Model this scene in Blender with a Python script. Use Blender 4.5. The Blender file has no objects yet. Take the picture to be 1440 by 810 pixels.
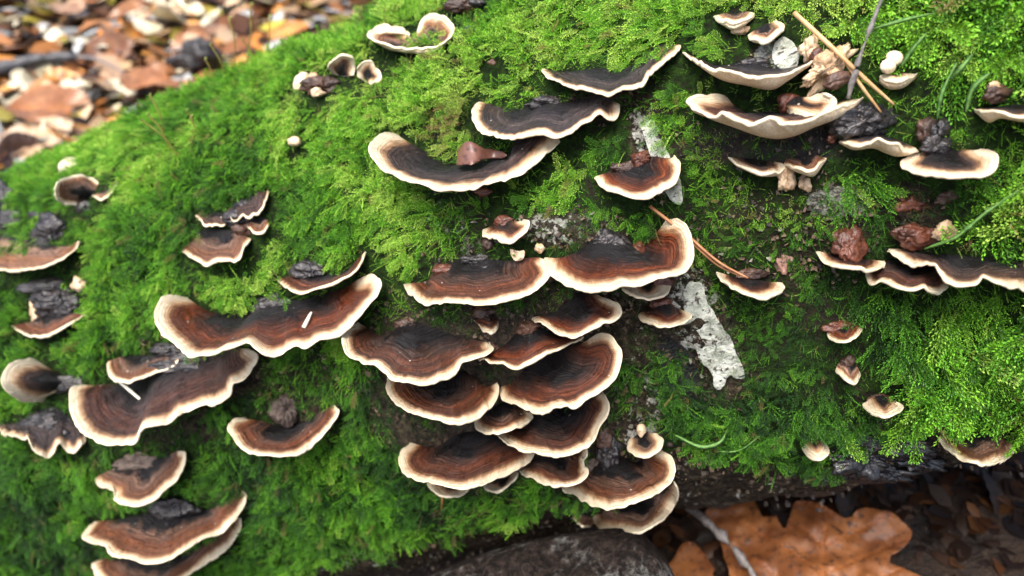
import bpy, math, random
import numpy as np
from mathutils import Vector, Matrix, Euler, kdtree

# ------------------------------------------------------------------ camera, sky, sun, exposure
S = 0.01                      # the code thinks in centimetres, the scene is in metres
PITCH = math.radians(38); FPX = 1067.0; CAMZ = 30.0
scn = bpy.context.scene
cd = bpy.data.cameras.new('camera'); cam = bpy.data.objects.new('camera', cd)
scn.collection.objects.link(cam); scn.camera = cam
cam.location = (0, 0, CAMZ * S); cam.rotation_euler = (math.pi / 2 - PITCH, 0, 0)
cd.sensor_width = 36; cd.lens = 36 * FPX / 1440; cd.clip_start = 0.005; cd.clip_end = 60
cd.dof.use_dof = True; cd.dof.focus_distance = 0.212; cd.dof.aperture_fstop = 10.5
world = bpy.data.worlds.new('World'); scn.world = world; world.use_nodes = True
SUN_EL, SUN_AZ = math.radians(66), math.radians(215)      # azimuth clockwise from +Y: behind the camera, from the left
nt = world.node_tree; bg = nt.nodes['Background']
sky = nt.nodes.new('ShaderNodeTexSky'); sky.sky_type = 'NISHITA'; sky.sun_disc = False
sky.sun_elevation = SUN_EL; sky.sun_rotation = SUN_AZ; sky.air_density = 1.0; sky.dust_density = 5.0; sky.ozone_density = 1.0
nt.links.new(sky.outputs[0], bg.inputs[0]); bg.inputs[1].default_value = 0.15
sl = bpy.data.lights.new('sun', 'SUN'); sl.energy = 2.1; sl.angle = math.radians(35); sl.color = (1, .96, .9)
sun = bpy.data.objects.new('sun', sl); scn.collection.objects.link(sun)
sd = Vector((math.sin(SUN_AZ) * math.cos(SUN_EL), math.cos(SUN_AZ) * math.cos(SUN_EL), math.sin(SUN_EL)))
sun.rotation_euler = sd.to_track_quat('Z', 'Y').to_euler(); sun.location = (0, 0, 3)
scn.view_settings.view_transform = 'Standard'; scn.view_settings.look = 'None'
scn.view_settings.exposure = 1.22; scn.view_settings.gamma = 1

rng = np.random.default_rng(7); random.seed(7)

# ------------------------------------------------------------------ numpy noise
def _h(ix, iy, iz, seed):
    n = (ix * 374761393 + iy * 668265263 + iz * 2147483647 + seed * 974634777) & 0xffffffff
    n = ((n ^ (n >> 13)) * 1274126177) & 0xffffffff
    n = ((n ^ (n >> 16)) * 2246822519) & 0xffffffff
    return ((n ^ (n >> 15)) & 0xffff) / 32767.5 - 1.0
def noise(P, freq=1.0, seed=0):
    P = np.asarray(P, float) * freq
    i = np.floor(P).astype(np.int64); f = P - i; f = f * f * (3 - 2 * f)
    r = 0
    for dx in (0, 1):
        wx = f[..., 0] if dx else 1 - f[..., 0]
        for dy in (0, 1):
            wy = f[..., 1] if dy else 1 - f[..., 1]
            for dz in (0, 1):
                wz = f[..., 2] if dz else 1 - f[..., 2]
                r = r + wx * wy * wz * _h(i[..., 0] + dx, i[..., 1] + dy, i[..., 2] + dz, seed)
    return r
def fbm(P, freq, oct=3, seed=0):
    a, r = 1.0, 0
    for k in range(oct):
        r = r + a * noise(P, freq * 2 ** k, seed + k); a *= .5
    return r

# ------------------------------------------------------------------ the log as a surface
AX0 = np.array([0, 29.12, 8.76]); AXD = np.array([1, -.162, .507]); LR0, LR1 = 12.36, -.038
AXL = np.linalg.norm(AXD); AXN = AXD / AXL
_up = np.array([0, 0, 1.]); AXU = _up - AXN * _up.dot(AXN); AXU /= np.linalg.norm(AXU); AXV = np.cross(AXN, AXU)
CAM = np.array([0, 0, CAMZ])
def pxdir(px):
    px = np.asarray(px, float)
    X = (px[..., 0] - 720) / FPX; Y = -(px[..., 1] - 405) / FPX
    c, s = math.cos(PITCH), math.sin(PITCH)
    d = np.stack([X, c + Y * s, -s + Y * c], -1)
    return d / np.linalg.norm(d, axis=-1, keepdims=True)
def topx(P):
    Q = np.asarray(P) - CAM; c, s = math.cos(PITCH), math.sin(PITCH)
    z = Q[..., 1] * c - Q[..., 2] * s; y = Q[..., 1] * s + Q[..., 2] * c
    return np.stack([720 + FPX * Q[..., 0] / z, 405 - FPX * y / z], -1)
def ldisp(P):
    return .42 * noise(P, .17, 3) + .22 * noise(P, .5, 5) + .07 * noise(P, 1.3, 9)
def lg(P):        # signed distance-like value: >0 outside the log
    Q = P - AX0; s = Q @ AXN; perp = Q - s[..., None] * AXN
    return np.linalg.norm(perp, axis=-1) - (LR0 + LR1 * s / AXL) - ldisp(P)
def lognormal(P):
    Q = P - AX0; s = Q @ AXN; n = Q - s[..., None] * AXN
    return n / np.linalg.norm(n, axis=-1, keepdims=True)
def tlog(px, it=22):
    d = pxdir(px); m = d - (d @ AXN)[..., None] * AXN; o = CAM - AX0; on = o - (o @ AXN) * AXN
    a = (m * m).sum(-1); b = (m * on).sum(-1)
    tc = -b / a; c = on @ on - LR0 ** 2
    disc = np.maximum(b * b - a * c, 0)
    t = (-b - np.sqrt(disc)) / a - 1.2
    for k in range(it):
        t = np.minimum(t + lg(CAM + d * t[..., None]) * .9, tc + 1.)
    return t
def onlog(px, h=0.0):
    px = np.atleast_2d(np.asarray(px, float)); t = tlog(px)
    return CAM + pxdir(px) * (t - h)[..., None]

# ------------------------------------------------------------------ helpers
def crom(pts, n):
    p = np.asarray(pts, float)
    if len(p) == 2: p = np.array([p[0], (p[0] + p[1]) / 2, p[1]])
    q = np.vstack([2 * p[0] - p[1], p, 2 * p[-1] - p[-2]]); out = []
    for i in range(1, len(q) - 2):
        t = np.linspace(0, 1, 12, endpoint=False)[:, None]
        a, b, c, d = q[i - 1], q[i], q[i + 1], q[i + 2]
        out.append(.5 * (2 * b + (c - a) * t + (2 * a - 5 * b + 4 * c - d) * t ** 2 + (-a + 3 * b - 3 * c + d) * t ** 3))
    out = np.vstack(out + [p[-1:]])
    L = np.r_[0, np.cumsum(np.linalg.norm(np.diff(out, axis=0), axis=1))]
    s = np.linspace(0, L[-1], n)
    return np.stack([np.interp(s, L, out[:, k]) for k in range(p.shape[1])], -1)

def link(o, parent=None):
    scn.collection.objects.link(o)
    if parent: o.parent = parent
    return o
def mesh(name, V, F, mat, parent=None, origin=None, smooth=True, attrs=None, normals=None):
    """V in cm world coordinates; origin in cm"""
    V = np.asarray(V, float)
    if origin is None: origin = np.zeros(3) if parent is None else np.array(parent.location) / S
    origin = np.asarray(origin, float)
    me = bpy.data.meshes.new(name)
    F = F if isinstance(F, list) else np.asarray(F).tolist()
    me.from_pydata(((V - origin) * S).tolist(), [], F)
    if smooth: me.polygons.foreach_set('use_smooth', [True] * len(me.polygons))
    for k, a in (attrs or {}).items():
        at = me.attributes.new(k, 'FLOAT_COLOR', 'POINT'); at.data.foreach_set('color', np.asarray(a, np.float32).ravel())
    if mat: me.materials.append(mat)
    if normals is not None: me.normals_split_custom_set_from_vertices(np.asarray(normals).tolist())
    me.update()
    o = link(bpy.data.objects.new(name, me), parent)
    if parent is None: o.location = Vector(origin * S)
    return o
def thing(name, label, cat, at, group=None):
    o = link(bpy.data.objects.new(name, None)); o.location = Vector(np.asarray(at) * S); o.empty_display_size = .005
    return tag(o, label, cat, group)
def tag(o, label, cat=None, group=None, kind=None):
    if label: o['label'] = label
    if cat: o['category'] = cat
    if group: o['group'] = group
    if kind: o['kind'] = kind
    return o
def grid_faces(nu, nv, wrap=False):
    i = np.arange(nu - (0 if wrap else 1)); j = np.arange(nv - 1)
    I, J = np.meshgrid(i, j, indexing='ij'); I2 = (I + 1) % nu
    return np.stack([I * nv + J, I2 * nv + J, I2 * nv + J + 1, I * nv + J + 1], -1).reshape(-1, 4)
def tube(pts, rad, sides=8, seed=0, rough=0.0):
    pts = np.asarray(pts, float); n = len(pts); rad = np.broadcast_to(rad, (n,)).astype(float)
    T = np.gradient(pts, axis=0); T /= np.linalg.norm(T, axis=1, keepdims=True)
    ref = np.array([.13, .21, .97]); A = np.cross(T, ref); A /= np.linalg.norm(A, axis=1, keepdims=True); B = np.cross(T, A)
    th = np.linspace(0, 2 * math.pi, sides, endpoint=False)
    V = pts[:, None] + rad[:, None, None] * (np.cos(th)[None, :, None] * A[:, None] + np.sin(th)[None, :, None] * B[:, None])
    if rough: V = V + rough * noise(V, 4, seed)[..., None] * (V - pts[:, None]) / rad[:, None, None]
    V = V.reshape(-1, 3); F = []
    for i in range(n - 1):
        for k in range(sides):
            F.append([i * sides + k, i * sides + (k + 1) % sides, (i + 1) * sides + (k + 1) % sides, (i + 1) * sides + k])
    F.append(list(range(sides))[::-1]); F.append(list(range((n - 1) * sides, n * sides)))
    return V, F

# ------------------------------------------------------------------ materials
class NT:
    def __init__(s, name):
        s.m = bpy.data.materials.new(name); s.m.use_nodes = True; s.t = s.m.node_tree; s.b = s.t.nodes['Principled BSDF']
    def n(s, kind, **kw):
        x = s.t.nodes.new('ShaderNode' + kind)
        for k, v in kw.items(): setattr(x, k, v)
        return x
    def set(s, sock, v):
        if isinstance(v, bpy.types.NodeSocket): s.t.links.new(v, sock)
        elif v is not None: sock.default_value = v
    def math(s, op, a, b=None, c=None, clamp=False):
        x = s.n('Math', operation=op); x.use_clamp = clamp
        s.set(x.inputs[0], a); s.set(x.inputs[1], b)
        if c is not None: s.set(x.inputs[2], c)
        return x.outputs[0]
    def mix(s, f, a, b, mode='MIX'):
        x = s.n('MixRGB', blend_type=mode); s.set(x.inputs[0], f)
        for k, v in ((1, a), (2, b)):
            s.set(x.inputs[k], (v + (1,)) if isinstance(v, tuple) and len(v) == 3 else v)
        return x.outputs[0]
    def ss(s, v, lo, hi):
        x = s.n('MapRange', interpolation_type='SMOOTHSTEP'); s.set(x.inputs[0], v)
        s.set(x.inputs[1], lo); s.set(x.inputs[2], hi); x.inputs[3].default_value = 0; x.inputs[4].default_value = 1
        return x.outputs[0]
    def noise(s, vec, scale, detail=3, rough=.55, dist=0):
        x = s.n('TexNoise'); s.set(x.inputs['Vector'], vec); x.inputs['Scale'].default_value = scale
        x.inputs['Detail'].default_value = detail; x.inputs['Roughness'].default_value = rough; x.inputs['Distortion'].default_value = dist
        return x.outputs[0]
    def ramp(s, v, stops, interp='LINEAR'):
        x = s.n('ValToRGB'); s.set(x.inputs[0], v); cr = x.color_ramp; cr.interpolation = interp
        while len(cr.elements) < len(stops): cr.elements.new(.5)
        for e, (p, c) in zip(cr.elements, stops): e.position = p; e.color = (*c, 1)
        return x.outputs[0]
    def attr(s, name, typ='GEOMETRY'):
        x = s.n('Attribute', attribute_name=name, attribute_type=typ); return x
    def sep(s, v):
        x = s.n('SeparateColor'); s.set(x.inputs[0], v); return x.outputs
    def xyz(s, a, b, c):
        x = s.n('CombineXYZ'); s.set(x.inputs[0], a); s.set(x.inputs[1], b); s.set(x.inputs[2], c); return x.outputs[0]
    def pos(s): return s.n('NewGeometry').outputs['Position']
    def bump(s, h, strength, dist):
        x = s.n('Bump'); s.set(x.inputs['Height'], h); x.inputs['Strength'].default_value = strength; x.inputs['Distance'].default_value = dist
        s.t.links.new(x.outputs[0], s.b.inputs['Normal'])
    def out(s, col=None, rough=None, spec=None, coat=None):
        if col is not None: s.set(s.b.inputs['Base Color'], (col + (1,)) if isinstance(col, tuple) and len(col) == 3 else col)
        if rough is not None: s.set(s.b.inputs['Roughness'], rough)
        if spec is not None: s.set(s.b.inputs['Specular IOR Level'], spec)
        if coat is not None: s.set(s.b.inputs['Coat Weight'], coat); s.b.inputs['Coat Roughness'].default_value = .18
        return s.m

def mat_cap():
    k = NT('fungus_cap')
    a1 = k.attr('a1'); a2 = k.attr('a2'); s1 = k.sep(a1.outputs['Color']); s2 = k.sep(a2.outputs['Color'])
    rd, vv, uu, mw = s1[0], s1[1], s1[2], a1.outputs['Alpha']
    tone, rust, seed = s2[0], s2[1], s2[2]; dark = a2.outputs['Alpha']
    w = k.math('SUBTRACT', 1.0, vv)
    # slow wobble of the zones along the edge, finer wobble on top
    wob = k.noise(k.xyz(k.math('MULTIPLY', uu, .9), k.math('MULTIPLY', w, 1.4), seed), 1.0, 3)
    wob2 = k.noise(k.xyz(k.math('MULTIPLY', uu, 5.), k.math('MULTIPLY', rd, 3.), seed), 1.0, 3)
    ww = k.math('ADD', w, k.math('MULTIPLY', k.math('SUBTRACT', wob, .5), .34))
    ww = k.math('ADD', ww, k.math('MULTIPLY', k.math('SUBTRACT', wob2, .5), .10))
    deep = k.ramp(ww, [(0, (.26, .155, .095)), (.10, (.115, .062, .042)), (.20, (.062, .034, .027)), (.27, (.15, .055, .024)), (.34, (.060, .028, .020)),
                       (.44, (.115, .042, .020)), (.52, (.036, .020, .016)), (.66, (.030, .019, .017)), (.80, (.014, .011, .012)), (1, (.010, .010, .012))])
    rusty = k.ramp(ww, [(0, (.34, .19, .10)), (.10, (.15, .075, .045)), (.20, (.17, .058, .024)), (.28, (.085, .033, .020)), (.38, (.20, .058, .017)),
                        (.48, (.12, .035, .016)), (.60, (.055, .022, .015)), (.75, (.020, .013, .012)), (1, (.010, .009, .010))])
    tan = k.ramp(ww, [(0, (.50, .38, .27)), (.12, (.33, .21, .13)), (.24, (.22, .13, .085)), (.34, (.30, .17, .09)), (.46, (.22, .15, .11)),
                      (.60, (.34, .26, .20)), (.78, (.14, .105, .085)), (1, (.04, .03, .028))])
    grey = k.ramp(ww, [(0, (.20, .13, .095)), (.10, (.060, .045, .042)), (.30, (.036, .031, .033)), (.5, (.050, .042, .043)), (.7, (.026, .023, .027)), (1, (.014, .014, .018))])
    c = k.mix(rust, deep, rusty); c = k.mix(tone, c, tan); c = k.mix(1, c, (.88, .745, .70), 'MULTIPLY'); c = k.mix(dark, c, grey)
    # fine concentric zone lines and radial fibres
    zl = k.noise(k.xyz(k.math('MULTIPLY', uu, .55), k.math('MULTIPLY', rd, 17.), seed), 1.0, 4, .65)
    zl = k.ss(zl, .34, .68)
    fib = k.noise(k.xyz(k.math('MULTIPLY', uu, 34.), k.math('MULTIPLY', rd, 3.), seed), 1.0, 3, .6)
    fine = k.noise(k.pos(), 2600, 3, .6)
    c = k.mix(.75, c, k.mix(1.0, c, k.mix(zl, (.25, .22, .22), (1.65, 1.5, 1.4)), 'MULTIPLY'))
    c = k.mix(.55, c, k.mix(1.0, c, k.mix(k.ss(fib, .3, .7), (.45, .42, .4), (1.5, 1.5, 1.5)), 'MULTIPLY'))
    c = k.mix(.5, c, k.mix(1.0, c, k.mix(k.ss(fine, .35, .65), (.5, .5, .5), (1.5, 1.45, 1.4)), 'MULTIPLY'))
    # pale growing margin
    edge = k.math('ADD', k.math('DIVIDE', rd, mw), k.math('ADD', k.math('MULTIPLY', k.math('SUBTRACT', wob, .5), .55), k.math('MULTIPLY', k.math('SUBTRACT', wob2, .5), .6)))
    edge = k.math('ADD', edge, k.math('MULTIPLY', k.math('SUBTRACT', fib, .5), .5))
    mar = k.mix(k.ss(edge, .35, 1.25), (.80, .70, .51), (.50, .29, .15))
    mar = k.mix(k.ss(fine, .4, .7), mar, k.mix(1, mar, (1.0, .93, .84), 'MULTIPLY'))
    dust = k.noise(k.pos(), 95, 4, .65)
    c = k.mix(k.math('MULTIPLY', k.ss(dust, .50,   .75), .22), c, (.15, .10, .07))
    c = k.mix(k.ss(k.math('ADD', ww, k.math('MULTIPLY', k.math('SUBTRACT', k.noise(k.pos(), 190, 4, .65), .5), .9)), .62, .80), c, (.009, .008, .009))
    stain = k.noise(k.pos(), 210, 4, .7); mar = k.mix(k.math('MULTIPLY', k.ss(stain, .56, .76), .45), mar, (.42, .27, .14))
    c = k.mix(k.ss(edge, .75, 1.65), mar, c)
    # tiny pale flecks and dirt
    fl = k.n('TexVoronoi'); k.set(fl.inputs['Vector'], k.pos()); fl.inputs['Scale'].default_value = 330
    c = k.mix(k.math('MULTIPLY', k.math('LESS_THAN', fl.outputs['Distance'], .10), k.math('GREATER_THAN', k.sep(fl.outputs['Color'])[0], .9)), c, (.5, .46, .4))
    h = k.math('ADD', k.math('MULTIPLY', zl, .9), k.math('ADD', k.math('MULTIPLY', fib, .5), k.math('MULTIPLY', fine, .35)))
    k.bump(h, .9, .0006)
    wet = k.noise(k.pos(), 130, 2)
    k.out(c, k.math('ADD', .27, k.math('MULTIPLY', k.ss(wet, .35, .7), .42)), .34)
    k.b.inputs['Subsurface Weight'].default_value = 0.0
    return k.m
def mat_pore():
    k = NT('fungus_pores'); a2 = k.attr('a2'); s2 = k.sep(a2.outputs['Color']); a1 = k.attr('a1'); s1 = k.sep(a1.outputs['Color'])
    n = k.noise(k.pos(), 220, 3); v = k.n('TexVoronoi'); k.set(v.inputs['Vector'], k.pos()); v.inputs['Scale'].default_value = 1500
    c = k.mix(k.ss(n, .3, .75), (.74, .62, .45), (.60, .45, .28))
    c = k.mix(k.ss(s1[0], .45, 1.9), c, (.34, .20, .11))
    c = k.mix(k.ss(v.outputs['Distance'], .5, .15), c, k.mix(1, c, (.72, .66, .58), 'MULTIPLY'))
    k.bump(v.outputs['Distance'], .4, .0002); return k.out(c, .6, .3)
def mat_knob(name, c1, c2, c3, rough=.3, coat=.5):
    k = NT(name); n1 = k.noise(k.pos(), 160, 4, .6); n2 = k.noise(k.pos(), 620, 4, .65)
    c = k.mix(k.ss(n1, .38, .62), c1, c2); c = k.mix(k.ss(n2, .52, .74), c, c3)
    k.bump(k.math('ADD', n1, k.math('MULTIPLY', n2, .6)), .8, .0011)
    return k.out(c, rough, .5, coat)
def mat_moss():
    k = NT('moss_green'); t = k.attr('tint', 'INSTANCER').outputs['Fac']; rnd = k.n('ObjectInfo').outputs['Random']
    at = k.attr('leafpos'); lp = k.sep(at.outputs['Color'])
    v = k.math('ADD', t, k.math('MULTIPLY', k.math('SUBTRACT', rnd, .5), .30))
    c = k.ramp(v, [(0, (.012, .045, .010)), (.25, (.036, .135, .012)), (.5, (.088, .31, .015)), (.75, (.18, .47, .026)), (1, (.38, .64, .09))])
    c = k.mix(k.ss(lp[0], .15, .95), k.mix(1, c, (.36, .33, .34), 'MULTIPLY'), k.mix(1, c, (1.6, 1.38, 1.8), 'MULTIPLY'))  # shadow depth put into colour: older leaf bases darker, tips paler
    d = k.attr('dead', 'INSTANCER').outputs['Fac']
    c = k.mix(d, c, (.20, .15, .055))
    k.out(c, .38, .28)
    tr = k.n('BsdfTranslucent'); k.set(tr.inputs[0], k.mix(1, c, (1.5, 1.35, .6), 'MULTIPLY'))
    ms = k.n('MixShader'); ms.inputs[0].default_value = .22
    k.t.links.new(k.b.outputs[0], ms.inputs[1]); k.t.links.new(tr.outputs[0], ms.inputs[2])
    k.t.links.new(ms.outputs[0], k.t.nodes['Material Output'].inputs[0]); return k.m
def mat_bark():
    k = NT('log_bark'); a = k.attr('cover'); s = k.sep(a.outputs['Color'])      # r: pale bark, g: moss film, b: black patches, wet rot among them
    n1 = k.noise(k.pos(), 110, 5, .65); n2 = k.noise(k.pos(), 420, 5, .7); n3 = k.noise(k.pos(), 1500, 3, .6)
    c = k.ramp(n2, [(.32, (.008, .007, .006)), (.47, (.024, .018, .012)), (.60, (.060, .044, .028)), (.74, (.16, .125, .085))])
    pale = k.ramp(n2, [(.32, (.03, .027, .024)), (.44, (.15, .145, .12)), (.57, (.33, .33, .29)), (.75, (.48, .48, .43))])
    c = k.mix(k.ss(k.math('ADD', s[0], k.math('ADD', k.math('MULTIPLY', k.math('SUBTRACT', n1, .5), 1.5), k.math('MULTIPLY', k.math('SUBTRACT', n2, .5), 1.3))), .52, .62), c, pale)
    mossf = k.mix(k.ss(n2, .35, .7), (.004, .008, .002), (.018, .045, .005))  # near black moss film, shade of the moss gaps put into colour
    c = k.mix(k.ss(k.math('ADD', s[1], k.math('MULTIPLY', k.math('SUBTRACT', n2, .5), 1.6)), .35, .62), c, mossf)
    c = k.mix(k.ss(k.math('ADD', s[2], k.math('MULTIPLY', k.math('SUBTRACT', n1, .5), .9)), .40, .62), c, (.010, .010, .011))
    k.bump(k.math('ADD', k.math('MULTIPLY', n1, 1.2), k.math('ADD', n2, k.math('MULTIPLY', n3, .4))), 1.0, .0022)
    k.out(c, k.math('SUBTRACT', .85, k.math('MULTIPLY', s[2], .5)), k.math('ADD', .12, k.math('MULTIPLY', s[2], .4))); return k.m
def mat_simple(name, c1, c2, scale=300, rough=.5, bump=.4, spec=.4, bd=.0005):
    k = NT(name); n = k.noise(k.pos(), scale, 5, .6); k.bump(n, bump, bd)
    return k.out(k.mix(k.ss(n, .32, .68), c1, c2), rough, spec)
def mat_leaf(name, c1, c2, c3, rough=.42):
    k = NT(name); n = k.noise(k.pos(), 60, 4, .6); n2 = k.noise(k.pos(), 350, 3, .6); a = k.sep(k.attr('a1').outputs['Color'])
    c = k.mix(k.ss(n, .35, .65), c1, c2); c = k.mix(k.ss(n2, .5, .72), c, c3)
    c = k.mix(k.math('MULTIPLY', a[0], .6), c, k.mix(1, c, (1.6, 1.4, 1.2), 'MULTIPLY'))
    k.bump(k.math('ADD', n, k.math('MULTIPLY', a[0], .8)), .5, .001)
    return k.out(c, rough, .5)

M_cap = mat_cap(); M_pore = mat_pore(); M_moss = mat_moss(); M_bark = mat_bark()
M_black = mat_knob('black_wet_base', (.008, .008, .010), (.022, .019, .020), (.05, .036, .03), .42, .12)
M_rot = mat_knob('black_wet_rot', (.006, .006, .008), (.016, .014, .014), (.035, .028, .024), .22, .5)
M_brownk = mat_knob('brown_base', (.032, .016, .011), (.085, .040, .024), (.016, .010, .008), .5, .05)
M_redk = mat_knob('red_brown_nodule', (.060, .018, .010), (.12, .038, .020), (.022, .009, .007), .42, .08)
M_tank = mat_knob('tan_nodule', (.42, .27, .15), (.62, .47, .31), (.20, .11, .06), .5, .1)
M_greyk = mat_knob('grey_brown_base', (.045, .030, .023), (.10, .072, .056), (.020, .014, .012), .65, .0)
M_whitek = mat_simple('cream_flesh', (.80, .70, .52), (.62, .50, .33), 260, .5, .3)

# ------------------------------------------------------------------ surface cover (moss / bare bark), in log coordinates seen from the photograph's pixels
BARE = [  # x, y, rx, ry, rot deg, strength : places without moss
    (915, 215, 24, 62, -18, 1.0), (800, 320, 70, 26, 0, .55), (985, 470, 46, 95, -24, 1.0), (1085, 85, 28, 24, 0, .8), (905, 590, 28, 60, 15, .7),
    (1100, 330, 110, 80, 0, .30), (1180, 285, 50, 26, 0, .5), (560, 520, 60, 90, 0, .45), (700, 560, 170, 130, 0, .7), (640, 710, 60, 40, 0, .35),
    (900, 460, 60, 50, 0, .8), (455, 530, 60, 40, 0, .35), (640, 330, 60, 50, 0, .35), (1060, 490, 60, 70, 0, .25), (330, 530, 60, 30, 0, .5),
    (230, 600, 90, 30, 0, .5), (1150, 440, 90, 34, 0, .25), (780, 440, 130, 40, 0, .5), (300, 740, 40, 50, 0, .25), (240, 470, 40, 20, 0, .3),
    (1080, 200, 110, 35, 0, .5), (860, 150, 80, 22, 0, .35), (120, 790, 60, 40, 0, .3), (410, 575, 40, 30, 0, .4), (1190, 560, 60, 22, 0, .2), (650, 170, 46, 24, 0, .1),
    (1290, 305, 36, 40, 0, .5)]
PALE = [(915, 215, 20, 60, -18, .8), (800, 320, 70, 26, 0, .55), (985, 470, 40, 90, -24, .5), (1085, 82, 26, 26, 0, 1.), (905, 590, 26, 60, 15, .5), (1180, 285, 46, 24, 0, .8),
        (1060, 330, 70, 50, 0, .35), (640, 330, 60, 50, 0, .4), (980, 400, 40, 40, 0, .55), (1050, 490, 40, 40, 0, .35), (900, 520, 30, 50, 0, .45)]
BLACK = [(1245, 635, 70, 42, -12, 1.1), (800, 310, 60, 12, 0, .4), (1080, 200, 120, 34, 0, .5), (955, 520, 22, 50, -24, .9), (700, 560, 160, 120, 0, .3), (1350, 590, 60, 14, 0, .4)]
LOWX = [-200, 100, 270, 400, 470, 560, 680, 800, 900, 960, 1060, 1150, 1250, 1330, 1440, 1700]
LOWY = [900, 870, 835, 818, 780, 752, 738, 700, 650, 628, 648, 660, 600, 592, 612, 620]
def blob(px, lst):
    r = np.zeros(px.shape[:-1])
    for x, y, rx, ry, rot, st in lst:
        a = math.radians(rot); dx = px[..., 0] - x; dy = px[..., 1] - y
        u = (dx * math.cos(a) + dy * math.sin(a)) / rx; v = (-dx * math.sin(a) + dy * math.cos(a)) / ry
        r = np.maximum(r, st * np.clip(1.6 - (u * u + v * v), 0, 1))
    return r
def low(px): return px[..., 1] - np.interp(px[..., 0], LOWX, LOWY)

# ------------------------------------------------------------------ the ground
def gz(x, y): return -2.5 + .3 * np.clip(x, -16, 40) + .17 * np.clip(y - 36, 0, 120)
def ground_hit(px):
    d = pxdir(px); t = np.full(d.shape[:-1], 20.)
    for k in range(60):
        P = CAM + d * t[..., None]; t = t + (P[..., 2] - gz(P[..., 0], P[..., 1])) * .8
    return CAM + d * t[..., None]
def build_ground():
    def rg(n, c, w, far): 
        u = np.linspace(-1, 1, n); return c + w * u + far * u ** 7
    xs = rg(220, 0, 70, 1800); ys = rg(220, 50, 70, 1800)
    X, Y = np.meshgrid(xs, ys, indexing='ij'); P = np.stack([X, Y, 0 * X], -1)
    Z = gz(X, Y) + .8 * noise(P, .12, 21) + .4 * noise(P, .5, 22) - .5
    V = np.stack([X, Y, Z], -1).reshape(-1, 3)
    k = NT('forest_soil'); n = k.noise(k.pos(), 40, 6, .7); n2 = k.noise(k.pos(), 240, 5, .7)
    c = k.mix(k.ss(n, .4, .62), (.012, .008, .006), (.045, .026, .016)); c = k.mix(k.ss(n2, .55, .72), c, (.09, .058, .036))
    k.bump(k.math('ADD', n, n2), 1., .006); k.out(c, .6, .4)
    g = mesh('ground', V, grid_faces(220, 220), k.m, origin=(0, 0, 0)); g['kind'] = 'structure'
build_ground()

# ------------------------------------------------------------------ the log
def build_log():
    ns, nth = 640, 720
    s = np.linspace(-46, 44, ns); th = np.linspace(0, 2 * math.pi, nth, endpoint=False)
    Sg, T = np.meshgrid(s, th, indexing='ij')
    N = np.cos(T)[..., None] * AXU + np.sin(T)[..., None] * AXV
    C0 = AX0 + Sg[..., None] * AXN; R = LR0 + LR1 * Sg / AXL
    P = C0 + R[..., None] * N; P = C0 + (R + ldisp(P))[..., None] * N
    px = topx(P); facing = ((CAM - P) * N).sum(-1) > 0
    nb = noise(P, .9, 31) * .25
    bare = np.where(facing, blob(px, BARE), .2); lo = np.where(facing, low(px), 60 * (-N[..., 2] - .1) * 8)
    pale = np.where(facing, blob(px, PALE), .15) + nb * .3
    pale = np.maximum(pale, np.where(lo > 0, .30 + .3 * nb, 0))
    black = np.where(facing, blob(px, BLACK), .1)
    lom = np.clip(lo / 14 + .5, 0, 1)
    mossf = np.clip(.75 - bare * .8 + nb, 0, 1) * (1 - lom * .85)
    black = np.maximum(black, np.clip((lo - 55) / 60, 0, .5) * (px[..., 0] > 960))
    fine = np.abs(noise(P, 2.6, 41)) * .10 + np.abs(noise(P, 6, 42)) * .05 - .06
    ridge = (1 - mossf) * (np.abs(noise(P * np.array([1, 1, 1.]), 1.1, 44)) * .35 - .08)
    P = P - (fine + ridge)[..., None] * N
    cover = np.stack([pale, mossf, black, np.ones_like(pale)], -1).reshape(-1, 4)
    V = P.reshape(-1, 3); F = grid_faces(ns, nth).tolist()
    # grid_faces without wrap in theta: close the seam, and the two sawn ends
    for i in range(ns - 1): F.append([i * nth + nth - 1, (i + 1) * nth + nth - 1, (i + 1) * nth, i * nth])
    nV = len(V); V = np.vstack([V, C0[0, 0], C0[-1, 0]]); cover = np.vstack([cover, cover[:2]])
    for j in range(nth):
        F.append([nV, j, (j + 1) % nth]); F.append([nV + 1, (ns - 1) * nth + (j + 1) % nth, (ns - 1) * nth + j])
    t = thing('fallen_log', 'thick fallen log covered in green moss, running across the whole picture', 'log', AX0)
    mesh('trunk', V, F, M_bark, t, attrs={'cover': cover})
    return t
LOG = build_log()

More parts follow.
